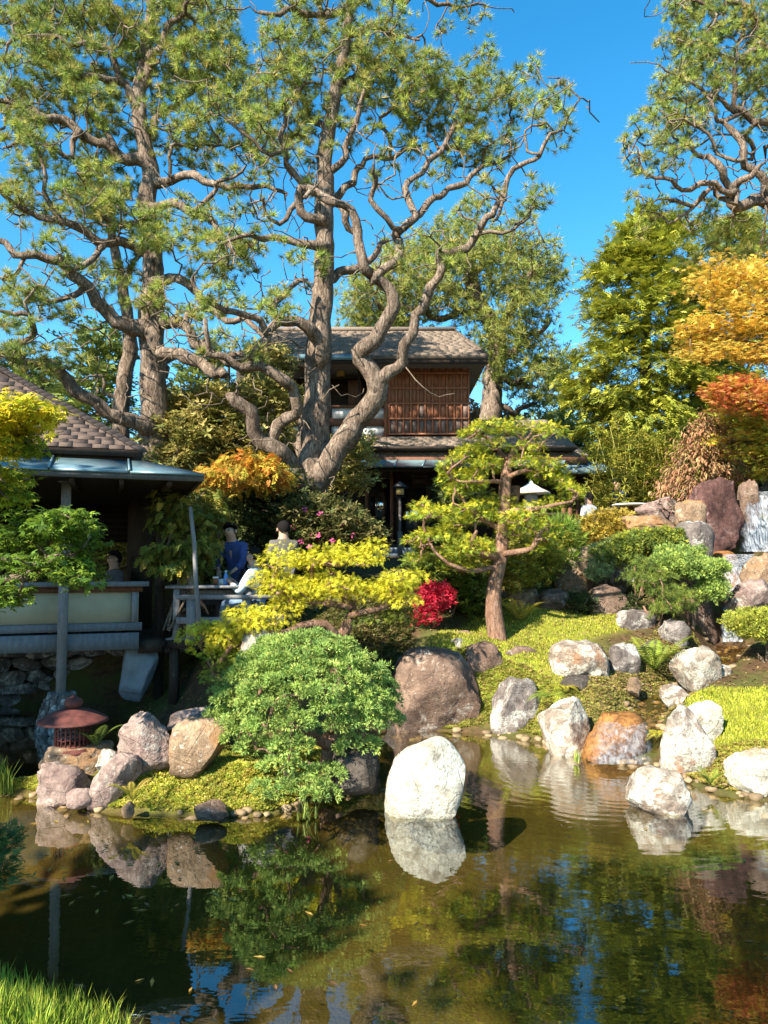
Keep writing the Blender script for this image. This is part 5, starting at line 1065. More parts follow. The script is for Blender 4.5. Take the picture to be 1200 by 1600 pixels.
def bough_tree(label,outline,D,n,cols,seed,trunk_px,size=.38,k=5,rD=2.2):
    r=np.random.default_rng(seed); ys=[q[0] for q in outline]; pts=[]; bl=[]
    for i in range(n):
        y=ys[0]+(ys[-1]-ys[0])*r.random()**.8; x0=np.interp(y,ys,[q[1] for q in outline]); x1=np.interp(y,ys,[q[2] for q in outline]); c=(x0+x1)/2; hwd=(x1-x0)/2
        a=r.uniform(0,2*math.pi); rr_=r.uniform(.45,1.0); px=c+math.cos(a)*rr_*hwd; dD=-abs(math.sin(a))*rr_*hwd*D/F if r.random()<.75 else abs(math.sin(a))*rr_*hwd*D/F
        sz=r.uniform(.7,1.35); bl.append((px,y,30*sz,9*sz,D+dD,.55*sz,9))
    pts=np.concatenate([blob(*b,r) for b in bl]); t=Tree(seed); b=P(trunk_px,870,D); tp=P(trunk_px,outline[0][0]+6,D); H=tp.z-b.z
    t.limb([((b.x,b.y,b.z-.3),H*.028),((b.x,b.y,b.z+H*.5),H*.016),((tp.x,tp.y,tp.z),H*.003)],step=.4); o=empty('redwood_tree',b,0,label,'tree'); t.grow(np.array([np.array(P(q[0],q[1],q[4])) for q in bl]),.06,-.15,.45); t.wood('c',M_BARK,o,limb_min=9)
    m=MB(); fans_at(m,pts,SPRAY,size*.9,cols,k,.13,-.3,(b.x,b.y,b.z+H*.4),.2,.4,.8); m.build('crown',M_SCALE,o); local(o)
bough_tree('tall dense yellow-green conifer filling the sky right of the house',[(330,1005,1030),(355,985,1055),(385,955,1080),(430,940,1100),(480,918,1115),(530,908,1125),(580,895,1135),(630,888,1135),(680,895,1125),(740,915,1110)],25,340,CY,41,1015)
bough_tree('olive conifer standing behind the golden maple',[(340,1110,1160),(400,1080,1230),(480,1060,1250),(560,1050,1270),(640,1050,1280),(740,1060,1270)],29,240,[(.28,.30,.06),(.20,.24,.05),(.34,.31,.07)],42,1160,.44,4)
for i,(px,top,D,half,lab) in enumerate([(150,528,36,60,'small pale green conifer in the distance between the two left trunks'),(20,560,40,70,'distant dark conifer above the pavilion ridge'),(310,560,44,60,'distant conifer glimpsed right of the straight pine trunk'),(90,600,46,60,'far conifer low behind the leaning limb'),(415,590,48,70,'far conifer behind the camellia bush'),(610,470,46,70,'far conifer behind the house roof'),(560,520,50,60,'far bluish conifer left of the dense pine'),(880,560,48,70,'far conifer in the gap left of the big conifer')]):
    conifer('conifer',lab,px,860,top,D,half,60,[(.15,.19,.04),(.21,.24,.05),(.10,.14,.04)] if i!=1 else [(.07,.10,.03),(.05,.08,.03)],SPRAY_FAR,.75,50+i,k=9,start=.05)
# broadleaf background belt closing the horizon
BELT=[(-260,700,34,120),(-120,690,30,110),(10,720,30,90),(120,690,33,90),(250,700,32,90),(370,690,34,80),(470,700,34,80),(620,690,33,80),(760,640,33,60),(860,650,36,60),(930,720,32,70),(1030,700,33,80),(1130,680,30,80),(1240,640,28,90),(1350,620,26,110),(1460,640,26,120)]
blab=['left of the pavilion','far left behind the pavilion ridge','behind the pavilion roof','behind the slim trunk','behind the straight pine trunk','behind the camellia thicket','behind the forked pine','behind the house gable','with reddish twigs behind the board wall','in the gap beside the big conifer','behind the wing roof','behind the bamboo','behind the golden maple','behind the red-orange maple','to the right of the waterfall','far right beyond the waterfall']
for i,(px,top,D,rx) in enumerate(BELT):
    cy=(top+850)/2; ry=(850-top)/2
    cols=[(.15,.17,.04),(.22,.21,.05),(.10,.13,.035)] if i!=8 else [(.25,.13,.06),(.30,.17,.08),(.16,.13,.05)]
    shrub('background_tree','bushy olive background tree '+blab[i] if i!=8 else 'rusty bare-looking tree '+blab[i][19:],'tree',[(px,cy,rx,ry,D,2.4,170),(px+rx*.5,cy-ry*.5,rx*.5,ry*.4,D,1.6,60),(px-rx*.4,cy-ry*.6,rx*.5,ry*.4,D,1.6,60)],BITS,.28,cols,6,20,base=tuple(P(px,875,D)),seed=70+i,spread=.4,r0=.02)
# ------------------------------------------------------------- golden and red maples on the right
YL=[(.85,.58,.09),(.88,.64,.14),(.75,.44,.08),(.72,.60,.10)]
def strata(px0,px1,py0,py1,D,rD,n,r,th=7): return [(px0+(px1-px0)*r.random(),py0+(py1-py0)*r.random(),r.uniform(26,48),r.uniform(th*.7,th*1.4),D+r.uniform(-rD,rD),.5,26) for _ in range(n)]
r=np.random.default_rng(35)
shrub('maple_tree','golden yellow maple with layered branches beside the big conifer','tree',strata(1105,1260,415,480,14.6,.8,22,r,9)+strata(1085,1270,500,555,14.4,.8,24,r,9)+[(1120,440,40,14,14.4,.4,30),(1100,510,32,12,14.2,.4,30)],MAPLE,.085,YL,5,60,base=tuple(P(1275,850,14.8)),seed=36,spread=.12,trunk=[[(1275,860,14.8,30),(1265,700,14.8,24),(1250,560,14.8,18),(1225,480,14.7,12)],[(1255,600,14.8,12),(1200,545,14.6,9),(1140,525,14.5,5)],[(1240,530,14.8,11),(1190,470,14.6,8),(1130,445,14.5,5)]],bark=M_TWIG,crown='crown',flat=.3)
shrub('maple_tree','red and orange maple layer below the golden one','tree',strata(1125,1250,572,640,14.3,.6,18,r,9),MAPLE,.08,[(.75,.25,.09),(.66,.18,.09),(.78,.42,.10),(.76,.56,.09)],7,40,base=tuple(P(1290,840,14.5)),seed=37,spread=.11,trunk=[[(1290,850,14.5,20),(1270,720,14.5,15),(1220,640,14.4,9)],[(1240,670,14.4,9),(1190,610,14.3,7),(1140,600,14.3,4)]],crown='crown',flat=.3)
shrub('maple_tree','yellow-orange maple spray low at the right above the boulder','tree',strata(1140,1260,640,690,15.4,.5,12,r,9)+strata(1160,1260,700,740,15.2,.5,12,r,9),MAPLE,.08,[(.70,.56,.08),(.60,.60,.08),(.80,.48,.09),(.50,.58,.07)],7,30,base=tuple(P(1250,800,15.6)),seed=38,spread=.11,crown='crown',flat=.3)
shrub('weeping_tree','reddish-brown weeping tree with drooping dry leaves behind the huge boulder','tree',[(1105,690,40,30,15.8,.6,90),(1085,730,40,40,15.8,.6,110),(1140,720,45,40,15.8,.6,90),(1060,765,30,22,15.6,.4,60),(1110,660,24,16,15.8,.4,40)],LEAF_N,.13,[(.46,.24,.12),(.38,.17,.10),(.50,.33,.14),(.30,.22,.09)],10,50,base=tuple(P(1122,780,15.9)),seed=39,spread=.1,droop=-1.1,trunk=[[(1122,790,15.9,12),(1122,740,15.9,10),(1118,700,15.9,8),(1105,675,15.9,5)],[(1118,700,15.9,6),(1140,690,15.8,5),(1160,710,15.8,3)]],crown='crown')
shrub('weeping_maple','nearly bare low maple with pinkish arching twigs on the ledge','shrub',[(1060,785,36,14,14.3,.4,30)],LEAF_N,.06,[(.45,.16,.12),(.4,.22,.16)],3,60,base=tuple(P(1058,800,14.4)),seed=40,droop=-.6)
# bamboo
for i,(px,py,D,n) in enumerate([(975,730,19,150),(1015,720,19.5,170),(1050,735,19,140)]):
    r=np.random.default_rng(90+i); b=P(px,862,D); o=empty('bamboo_clump',b,0,['yellow-green bamboo clump right beside the wing roof','tall feathery bamboo clump in the middle of the grove','bamboo clump next to the weeping reddish tree'][i],'bamboo','bamboo grove'); m=MB(); lv=[]
    for q in range(n//3):
        x,y=r.normal(size=2)*[.28,.35]; h_=r.uniform(1.2,3.1); ln=r.normal(size=2)*.25; pts=[(b.x+x+ln[0]*t_**2,b.y+y+ln[1]*t_**2,b.z+h_*t_) for t_ in np.linspace(0,1,6)]; m.tube(pts,[.012,.012,.011,.009,.007,.004],4,(.42,.38,.08))
        for t_ in np.linspace(.25,1,9): lv+=[(b.x+x+ln[0]*t_**2,b.y+y+ln[1]*t_**2,b.z+h_*t_)]
    tag(m.build('culms',plain_mat('bamboo_culm',(1,1,1),.5),o,True),kind='stuff'); m=MB(); fans_at(m,lv,[T_sprig(6,.16,88,.3)],.17,[(.36,.33,.04),(.28,.29,.035),(.44,.36,.05),(.2,.23,.03)],4,.15,-.3,None,.2,.8); m.build('foliage',M_LEAF,o); local(o)
# ------------------------------------------------------------- shrubs of the middle ground
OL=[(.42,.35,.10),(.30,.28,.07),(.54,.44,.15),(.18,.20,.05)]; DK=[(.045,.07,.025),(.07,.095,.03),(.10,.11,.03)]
shrub('camellia_bush','broad dusty olive camellia thicket between the two large pines','shrub',[(290,690,60,50,16.9,.9,170),(350,650,60,50,17.2,.8,170),(420,630,50,45,17.6,.7,120),(300,640,50,35,17.3,.7,100),(270,730,40,30,16.6,.6,80),(400,690,60,50,17.2,.7,150),(420,570,40,25,18.4,.5,50),(250,680,30,30,17,.5,50)],SPRIG,.16,OL,5,40,seed=201,spread=.17)
shrub('camellia_bush','dark leafy camellia to the right of the forked pine trunk','shrub',[(550,730,36,40,17,.5,90),(528,705,18,20,17,.5,30),(570,690,12,12,17,.4,10)],SPRIG,.13,OL[1:],6,24,seed=202,spread=.14)
shrub('wisteria_vine','orange autumn wisteria leaves hanging over the pavilion corner','vine',[(380,735,50,20,13.2,.4,80),(420,742,28,16,13.2,.4,50),(340,745,36,16,12.6,.4,50),(400,720,30,10,13.2,.3,30)],[T_spray(7,.2,.6,61),T_spray(6,.22,.5,62)],.17,[(.62,.33,.04),(.56,.40,.05),(.66,.26,.05),(.40,.36,.05)],5,24,base=tuple(P(330,860,12.4)),seed=203,spread=.12,droop=-.55)
shrub('wisteria_vine','greenish wisteria trailing down beside the dark pavilion post','vine',[(262,870,28,26,11.0,.25,60),(300,830,30,50,11.4,.3,90),(270,800,24,30,11.3,.3,44),(320,800,24,40,12,.3,60),(330,870,16,30,11.8,.2,20)],[T_spray(7,.2,.6,61),T_spray(6,.22,.5,62)],.14,[(.16,.20,.035),(.24,.25,.04),(.40,.31,.05),(.11,.15,.03)],4,30,base=tuple(P(262,985,11.1)),seed=204,spread=.1,droop=-.6)
az=shrub('azalea_bush','rounded dark azalea dotted with pink blossoms in front of the forked pine','shrub',[(510,825,75,38,13.9,.7,420),(460,810,36,26,13.8,.5,110),(560,840,34,26,13.8,.5,110),(500,795,40,18,14,.5,90)],SPRIG,.095,[(.18,.16,.05),(.12,.14,.04),(.27,.22,.08),(.08,.11,.03)],5,40,seed=205,spread=.11)
M_PINKF=leaf_mat('pink_petals',.4)
for (px,py) in ((536,818),(486,838),(497,837),(484,855),(458,824),(476,797),(500,803),(470,846),(552,836),(520,845)):
    p=P(px,py,13.2+.004*abs(px-510)); m=MB(); m.inst(T_sprig(6,.75,77,.5),np.array([[p.x,p.y,p.z]]),rots(np.array([[0,-1,.4]])),np.array([.06]),np.array([[.75,.12,.28]])); m.build('blossom',M_PINKF,az)
local(az)
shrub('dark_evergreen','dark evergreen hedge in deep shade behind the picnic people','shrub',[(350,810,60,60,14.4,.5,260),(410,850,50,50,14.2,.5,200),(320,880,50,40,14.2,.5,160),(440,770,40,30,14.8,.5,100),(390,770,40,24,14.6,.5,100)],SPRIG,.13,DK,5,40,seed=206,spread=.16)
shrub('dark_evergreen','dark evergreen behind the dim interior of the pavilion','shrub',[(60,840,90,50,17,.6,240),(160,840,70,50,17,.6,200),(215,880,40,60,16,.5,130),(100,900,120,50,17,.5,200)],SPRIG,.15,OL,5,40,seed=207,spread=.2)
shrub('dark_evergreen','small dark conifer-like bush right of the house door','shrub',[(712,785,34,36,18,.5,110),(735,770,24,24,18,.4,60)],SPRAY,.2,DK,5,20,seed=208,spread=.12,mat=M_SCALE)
shrub('golden_shrub','yellow-olive small-leaved shrub behind the slender cypress','shrub',[(750,880,56,36,12.9,.5,230),(830,870,46,40,13.2,.5,190),(800,900,40,24,12.8,.4,100),(880,850,20,20,14,.4,40)],SPRIG,.07,[(.38,.34,.04),(.28,.27,.035),(.20,.21,.03),(.44,.36,.05)],6,40,seed=209,spread=.1)
shrub('green_shrub','deep green leafy shrub left of the slender cypress by the red azalea','shrub',[(690,905,50,34,12.3,.4,170),(730,920,34,30,12.5,.4,90),(670,885,34,20,12.4,.4,60),(740,945,24,18,12.2,.3,40)],SPRIG,.085,[(.12,.17,.03),(.08,.12,.025),(.19,.24,.035)],6,30,seed=210,spread=.1)
shrub('green_shrub','fresh green grassy shrub beside the reddish tan boulder','shrub',[(868,840,28,28,14.2,.4,90),(885,875,22,26,14,.4,70),(850,880,20,20,13.8,.3,40)],[T_tuft(16,.09,1.2,71)],.2,[(.16,.26,.03),(.11,.19,.03),(.24,.32,.04)],4,14,seed=211,spread=.1,how='tuft')
shrub('orange_bush','orange-yellow small-leaved bush beside the wing terrace','shrub',[(942,826,42,28,14.6,.4,260),(915,840,24,20,14.5,.3,80),(965,812,24,16,14.7,.3,80),(955,845,26,16,14.4,.3,60)],SPRIG,.06,[(.50,.36,.05),(.42,.28,.05),(.56,.42,.07),(.30,.26,.04)],6,30,seed=212,spread=.08)
shrub('red_azalea','small crimson-leaved azalea glowing beside the golden cypress','shrub',[(682,932,24,18,11.6,.2,150),(668,950,14,14,11.6,.15,40),(665,966,12,8,11.5,.12,30)],SPRIG,.055,[(.62,.03,.07),(.50,.02,.05),(.70,.06,.10)],8,24,seed=213,spread=.06)
shrub('juniper','spreading light green juniper draped over the brown rock by the stream','shrub',[(1092,888,40,14,12.0,.4,240),(1055,878,36,12,12.1,.4,140),(1115,920,16,18,11.9,.2,100),(1062,864,34,9,12.4,.3,90)],CLUMP,.07,[(.30,.40,.08),(.22,.32,.07),(.38,.45,.09),(.14,.22,.06)],5,40,seed=214,spread=.05,mat=M_SCALE,how='tuft',bark=M_BARK2)
shrub('dwarf_pine','dark green dwarf pine tangled below the spreading juniper','shrub',[(1016,903,30,14,11.9,.3,60),(1046,928,30,12,11.8,.3,50),(1008,880,18,10,12.0,.25,26),(1075,945,16,8,11.8,.2,18),(1040,950,20,8,11.7,.2,20)],[T_tuft(26,.07,1.7,72)],.085,[(.16,.22,.04),(.10,.15,.03),(.24,.28,.04)],4,40,seed=215,spread=.07,mat=M_NEEDLE,how='tuft',bark=M_BARK2)
shrub('juniper','upper dark green juniper with yellowish tips among the ledge rocks','shrub',[(1005,845,48,14,13.0,.4,260),(960,865,32,16,13.0,.35,130),(1040,840,26,12,12.9,.3,90)],CLUMP,.075,[(.12,.17,.03),(.20,.24,.04),(.38,.38,.04),(.08,.12,.03)],5,30,seed=216,spread=.05,mat=M_SCALE,how='tuft',bark=M_BARK2)
shrub('blue_juniper','pale silvery green juniper between the reddish tan boulder and the ledge','shrub',[(948,868,22,20,13.1,.3,100),(935,890,14,14,13,.2,40)],CLUMP,.07,[(.32,.38,.15),(.24,.31,.12)],5,14,seed=217,spread=.05,mat=M_SCALE,how='tuft')
shrub('low_juniper','yellow-green low juniper at the top of the right lawn','shrub',[(1178,975,36,20,10.6,.4,200),(1220,970,40,24,10.6,.4,160)],CLUMP,.06,[(.34,.36,.05),(.26,.30,.045),(.42,.40,.06)],5,20,seed=218,spread=.05,mat=M_SCALE,how='tuft')
shrub('green_shrub','green shrub on the right bank beyond the lower falls','shrub',[(1350,930,50,50,12,.5,120),(1440,900,60,60,12.5,.6,140)],SPRIG,.1,[(.16,.2,.04),(.24,.27,.05),(.10,.14,.03)],5,20,seed=221,spread=.12)
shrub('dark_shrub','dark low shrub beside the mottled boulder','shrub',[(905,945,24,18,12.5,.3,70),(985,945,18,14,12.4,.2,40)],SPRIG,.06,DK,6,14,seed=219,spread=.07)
# ------------------------------------------------------------- ferns
T_PIN=T_leaf(.15,.04)
def fern(px,py,D,n,L_,cols,label,seed,up=1.0):
    r=np.random.default_rng(seed); p=P(px,py,D); b=Vector((p.x,p.y,max(p.z,hz(p.x,p.y)-.02) if abs(p.z-hz(p.x,p.y))<.25 else p.z)); o=empty('fern',b,0,label,'fern')
    for i in range(n):
        a=2*math.pi*i/n+r.uniform(-.3,.3); l=L_*r.uniform(.75,1.15); cv=r.uniform(.9,1.5); m=MB(); pts=[];c=palette(1,cols,.15)[0]
        for t_ in np.linspace(0,1,12): pts.append(np.array([math.cos(a)*l*t_*.85,math.sin(a)*l*t_*.85,l*(up*t_*1.25-cv*.55*t_*t_)]))
        m.tube(pts,np.linspace(.004,.0015,12),3,c*.7); pos=[];Ms=[];sz=[]
        for j in range(1,21):
            t_=j/21; q=pts[min(int(t_*11),10)]*(1-(t_*11)%1)+pts[min(int(t_*11)+1,11)]*((t_*11)%1); f=pts[min(int(t_*11)+1,11)]-pts[min(int(t_*11),10)]; f/=np.linalg.norm(f); sd=np.cross(f,[0,0,1]); sd/=np.linalg.norm(sd)+1e-9; u_=np.cross(sd,f)
            for s_ in (-1,1): d=sd*s_*.92+f*.4; d/=np.linalg.norm(d); y_=np.cross(u_,d); pos.append(q); Ms.append(np.stack([d,y_,u_],1)); sz.append(l*.21*math.sin(math.pi*min(1,(t_*.92+.12)))**.8)
        m.inst(T_PIN,np.array(pos),np.array(Ms),np.array(sz),np.tile(c,(len(pos),1))*RNG.uniform(.85,1.15,(len(pos),1))); m.build('frond',M_LEAF,o)
    return o
FG=[(.26,.34,.04),(.34,.38,.05),(.18,.26,.04)]; FY=[(.52,.46,.05),(.44,.42,.05),(.55,.40,.08)]
fern(1022,1048,10.75,13,.62,FG,'bright green sword fern between the lawn boulders',1); fern(812,975,12.2,11,.55,FY,'golden yellow fern behind the slender cypress trunk',2); fern(1028,1148,8.75,9,.34,FY,'yellow-green fern hanging over the little cascade',3,.4); fern(858,1090,9.7,9,.34,FG,'small green fern behind the pale squarish boulder',4,.5)
fern(150,1165,7.5,8,.30,[(.12,.18,.04),(.2,.26,.05)],'dark little fern next to the iron lantern',5); fern(205,1248,6.75,7,.22,FY,'yellowish fern tuft at the mossy shoreline',6); fern(930,948,12.7,8,.35,FG,'green fern in front of the reddish tan boulder',7); fern(345,1085,8.4,8,.35,[(.10,.16,.03),(.16,.22,.04)],'dark fern on the shaded bank left of the juniper mound',8); fern(770,955,12.4,8,.4,FY,'pale yellow fern left of the slender cypress foot',9); fern(1110,1225,7.5,7,.2,FG,'tiny fern at the water below the tall pale boulder',10); fern(905,850,13.9,8,.4,FG,'leafy fern above the reddish tan boulder',12); fern(880,1075,10.0,7,.3,FY,'yellowish fern before the broad pale boulder',11,.5)
# ------------------------------------------------------------- grass and moss
def blades(name,poly,n,hmin,hmax,cols,label,seed,wd=.006,cat='grass',bend=.5,dens=None):
    r=np.random.default_rng(seed); A=np.array(poly); lo=A.min(0); hi=A.max(0); X=r.uniform(lo[0],hi[0],n*3); Y=r.uniform(lo[1],hi[1],n*3); ok=seg_sdf(X,Y,poly)>.0
    if dens is not None: ok&=dens(X,Y,r)
    X=X[ok][:n]; Y=Y[ok][:n]; Z=height(X,Y); ok=Z>.02; X,Y,Z=X[ok],Y[ok],Z[ok]; N=len(X); a=r.uniform(0,6.283,N); h=r.uniform(hmin,hmax,N); bd=r.uniform(0,bend,N)*h
    p=np.stack([X,Y,Z-.005],1); s=np.stack([np.cos(a),np.sin(a),0*a],1); f=np.stack([-np.sin(a),np.cos(a),0*a],1); up=np.array([0,0,1.]); w_=wd*r.uniform(.7,1.3,N)[:,None]
    v=np.stack([p-s*w_,p+s*w_,p+up*h[:,None]*.55+f*bd[:,None]*.3+s*w_*.7,p+up*h[:,None]*.55+f*bd[:,None]*.3-s*w_*.7,p+up*h[:,None]*.95+f*bd[:,None]],1).reshape(-1,3); i=np.arange(N)[:,None]*5
    m=MB(); m.add(v,np.concatenate([i+0,i+1,i+2,i+3],1),np.repeat(palette(N,cols,.18),5,axis=0)); m.f.append(np.concatenate([i+3,i+2,i+4],1)); return tag(m.build(name,M_GRASS),label,cat,kind='stuff')
GRC=[(.44,.44,.04),(.34,.38,.035),(.52,.46,.06),(.28,.32,.035)]
blades('grass',[(-3.4,2.0),(-.5,2.0),g2(200,1598),g2(90,1566),g2(0,1540),g2(-90,1518),(-3.4,3.9)],15000,.05,.14,[(.22,.34,.03),(.30,.40,.04),(.36,.38,.05)],'bright grass on the near bank',1,.0035)
blades('grass',LAWN_R,44000,.015,.045,GRC,'short sunlit lawn on the right bank',2,.007); blades('grass',LAWN_M,21000,.015,.045,GRC+[(.34,.24,.09)],'short mossy lawn around the slender cypress',3,.006)
blades('grass',[w2(-60,7.3),w2(45,7.05),w2(52,7.35),w2(0,7.7),w2(-60,7.7)],1500,.12,.32,[(.20,.28,.04),(.32,.36,.05),(.12,.18,.03)],'longer grass at the left tip of the islet',4,.006)
def moss(name,n,poly,cols,label,seed,size=.022,T=None,dens=None):
    r=np.random.default_rng(seed); A=np.array(poly); lo=A.min(0); hi=A.max(0); X=r.uniform(lo[0],hi[0],n*3); Y=r.uniform(lo[1],hi[1],n*3); ok=seg_sdf(X,Y,poly)>.02
    if dens: ok&=dens(X,Y)
    X=X[ok][:n]; Y=Y[ok][:n]; Z=height(X,Y); ok=Z>.03; X,Y,Z=X[ok],Y[ok],Z[ok]; N=len(X); lump=np.array([noise.noise(Vector((x*7,y*7,0)))*.03+noise.noise(Vector((x*19,y*19,3)))*.015 for x,y in zip(X,Y)])
    m=MB(); m.inst(T or T_bits(),np.stack([X,Y,Z+lump+.012],1),rots(np.stack([r.normal(size=N)*.35,r.normal(size=N)*.35-.25,np.ones(N)],1)),r.uniform(.6,1.3,N)*size,palette(N,cols,.2)); return tag(m.build(name,M_LEAF),label,'ground cover',kind='stuff')
moss('ground_cover',19000,ISLE,[(.46,.44,.05),(.36,.38,.05),(.52,.40,.08),(.26,.31,.04)],'yellow-green creeping ground cover over the islet',1,.023)
BANK=[w2(1030,7.9),w2(1110,7.0),w2(1330,6.9),w2(1330,8.2),w2(1140,8.2),w2(1060,8.6)]
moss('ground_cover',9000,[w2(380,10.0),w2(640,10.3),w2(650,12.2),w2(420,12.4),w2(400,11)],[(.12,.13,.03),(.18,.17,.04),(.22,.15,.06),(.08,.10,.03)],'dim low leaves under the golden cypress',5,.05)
moss('ground_cover',6000,BANK,[(.34,.30,.05),(.26,.27,.04),(.42,.28,.08)],'mossy fringe along the right bank',2,.022)
moss('ground_cover',7000,[w2(640,10.2),w2(760,10.2),w2(870,9.5),w2(860,10.3),w2(760,10.9),w2(640,11)],[(.30,.32,.04),(.22,.24,.035),(.36,.26,.08)],'mossy fringe behind the far shore boulders',3,.024)
moss('ground_cover',9000,[w2(930,9.0),w2(1000,9.0),w2(1080,9.6),w2(1080,10.4),w2(1140,11.8),w2(1060,12),w2(960,11.4),w2(880,10.6),w2(860,9.6)],[(.26,.22,.06),(.20,.20,.04),(.30,.17,.08),(.34,.30,.06)],'brownish moss beside the stream',4,.02,dens=lambda X,Y:np.min([np.hypot(X-q.x,Y-q.y) for q in STREAM],axis=0)>.32)
# duff and fallen leaves on open soil
rr=np.random.default_rng(8); N=9000; X=rr.uniform(-4,7.5,N); Y=rr.uniform(9.3,15.5,N); ok=(seg_sdf(X,Y,POND)<-.15)&(seg_sdf(X,Y,LAWN_R)<0); X,Y=X[ok],Y[ok]; Z=height(X,Y)+.012; N=len(X)
m=MB(); m.inst(T_leaf(.45,.1),np.stack([X,Y,Z],1),rots(np.stack([rr.normal(size=N)*.3,rr.normal(size=N)*.3,np.ones(N)],1)),rr.uniform(.03,.07,N),palette(N,[(.22,.13,.06),(.30,.19,.08),(.15,.085,.045),(.36,.26,.10)],.25)); tag(m.build('leaf_litter',M_LEAF),'dry brown fallen leaves scattered over the soil','leaves',kind='stuff')
# iris and grass tufts on the islet
def tuft(px,py,D,n,h,cols,label,seed):
    r=np.random.default_rng(seed); p=P(px,py,D); z=max(.02,hz(p.x,p.y)); m=MB()
    for i in range(n):
        a=r.uniform(0,6.28); l=h*r.uniform(.6,1.1); le=r.uniform(.1,.5); d=np.array([math.cos(a),math.sin(a),0])*le*l; b=np.array([p.x+r.normal()*.04,p.y+r.normal()*.04,z]); s=np.array([-math.sin(a),math.cos(a),0])*.007
        q=[b+d*t_*t_+np.array([0,0,l*t_*(1-.25*t_*le)]) for t_ in (0,.4,.75,1)]; m.add([q[0]-s,q[0]+s,q[1]-s,q[1]+s,q[2]-s*.7,q[2]+s*.7,q[3]],[(0,1,3,2),(2,3,5,4),(4,5,6)],palette(1,cols,.2)[0])
    return tag(m.build('grass_tuft',M_GRASS),label,'grass')
IG=[(.22,.30,.05),(.34,.38,.08),(.14,.20,.04)]
tuft(195,1165,7.75,26,.32,IG,'tall thin iris leaves behind the pointed islet rock',1); tuft(218,1150,7.9,20,.34,IG,'upright iris blades between pointed rock and flat slab',2); tuft(245,1150,7.7,20,.22,IG,'short grass tuft beside the chunky tan boulder',3); tuft(480,1210,6.75,16,.16,IG,'grass tuft poking from under the juniper mound',4); tuft(935,920,12.6,30,.3,[(.22,.34,.12),(.3,.4,.16)],'bluish grass tuft beside the jagged grey boulder',5); tuft(900,1190,8.6,12,.14,IG,'little grass tuft at the cascade edge',6); tuft(650,990,10.9,20,.2,IG,'grass tuft below the red azalea',7)
# ------------------------------------------------------------- foreground maple leaning in from the left
r=np.random.default_rng(36); MD=6.4
mp=empty('maple_tree',(-6.6,6.9,.45),0,'green and yellow maple reaching in from the left before the pavilion','tree'); t=Tree(36); t.kink=.05
for tr in ([((-6.6,6.9,.3),.11),((-6.4,6.85,1.1),.09),((-5.4,6.65,1.65),.065),(P(-160,960,MD+.1),.06),(P(-60,925,MD),.055),(P(0,912,MD),.042),(P(38,905,MD+.1),.034),(P(50,885,MD+.1),.027),(P(56,858,MD+.2),.021),(P(75,851,MD+.2),.014)],[(40,903,MD+.1,8),(62,878,MD,6),(90,866,MD-.1,5),(115,862,MD-.1,3)],[(P(-330,900,MD+.3),.05),(P(-220,820,MD+.1),.04),(P(-90,740,MD),.03),(P(-40,690,MD),.02),(P(10,670,MD),.01)],[(-90,740,MD,9),(-50,760,MD,7),(0,770,MD,4)],[(-60,925,MD,9),(-20,945,MD-.1,6),(20,930,MD-.1,4)]): t.limb(tr)
mb_=[(30,640,50,22,80,0),(60,645,26,16,36,0),(15,675,44,18,60,0),(30,700,36,14,40,1),(10,655,40,20,50,0),(12,745,34,14,36,1),(5,775,36,16,44,1),(-40,700,50,60,100,0),(20,800,16,8,8,2),
     (100,815,44,18,56,2),(125,840,28,28,60,2),(60,830,50,26,70,2),(110,885,36,24,60,2),(130,905,20,16,24,2),(20,850,40,40,70,2),(10,925,36,20,50,2),(30,880,40,20,30,2)]
att=[];m=MB(); PC={0:[(.62,.52,.03),(.52,.48,.03),(.70,.50,.03),(.36,.42,.03)],1:[(.34,.42,.04),(.22,.32,.03),(.46,.46,.04)],2:[(.11,.20,.03),(.17,.28,.03),(.07,.13,.025),(.24,.34,.035)]}
for (px,py,rx,ry,n,c) in mb_:
    pts=blob(px,py,rx,ry,MD+r.uniform(-.3,.3),.4,n,r); att.append(pts[::6]); fans_at(m,pts,MAPLE,.064,PC[c],5,.054,-.25,None,.18,.35)
t.grow(np.concatenate(att),.12,.1); t.wood('m',M_TWIG,mp,limb_min=.03); m.build('crown',M_LEAF,mp); local(mp)
# conifer twig at the left edge of the pond
shrub('yew_bush','dark needled yew twigs poking in at the left edge of the pond','shrub',[(-8,1325,28,20,4.2,.12,50),(-10,1370,22,10,4.2,.1,24),(-60,1350,50,40,4.2,.2,60)],[T_spray(7,.12,.3,81)],.07,[(.06,.11,.03),(.10,.16,.04)],3,20,base=tuple(P(-150,1480,4.1)),seed=301,spread=.03,mat=M_SCALE)
# ------------------------------------------------------------- trees of the near bank, beside and behind the camera; their shade lies on pond and pavilion
def bank_tree(label,x,y,H,cr,cz,n,seed,size=.34,sp=None):
    r=np.random.default_rng(seed); t=Tree(seed); z=hz(x,y); t.limb([((x,y,z-.2),.26),((x+.2,y,z+H*.3),.2),((x,y+.2,z+H*.6),.13),((x,y,z+H*.9),.05)],step=.4)
    u=r.normal(size=(n,3)); u/=np.linalg.norm(u,axis=1)[:,None]; u*=r.random((n,1))**.4; att=np.array([x,y,z+cz])+u*cr; o=empty('bank_tree',(x,y,z),0,label,'tree'); t.grow(att,.08,.1,.4); t.wood('b',M_BARK,o,limb_min=9)
    m=MB(); fans_at(m,att,BITS,size,[(.10,.14,.03),(.16,.19,.04)],8,size,-.1,None,.2,.5); m.build('crown',M_LEAF,o); local(o)
bank_tree('broad leafy tree on the left bank that shades the pavilion',-9.8,3.4,7.6,np.array([2.5,2.5,1.5]),6.4,300,401)
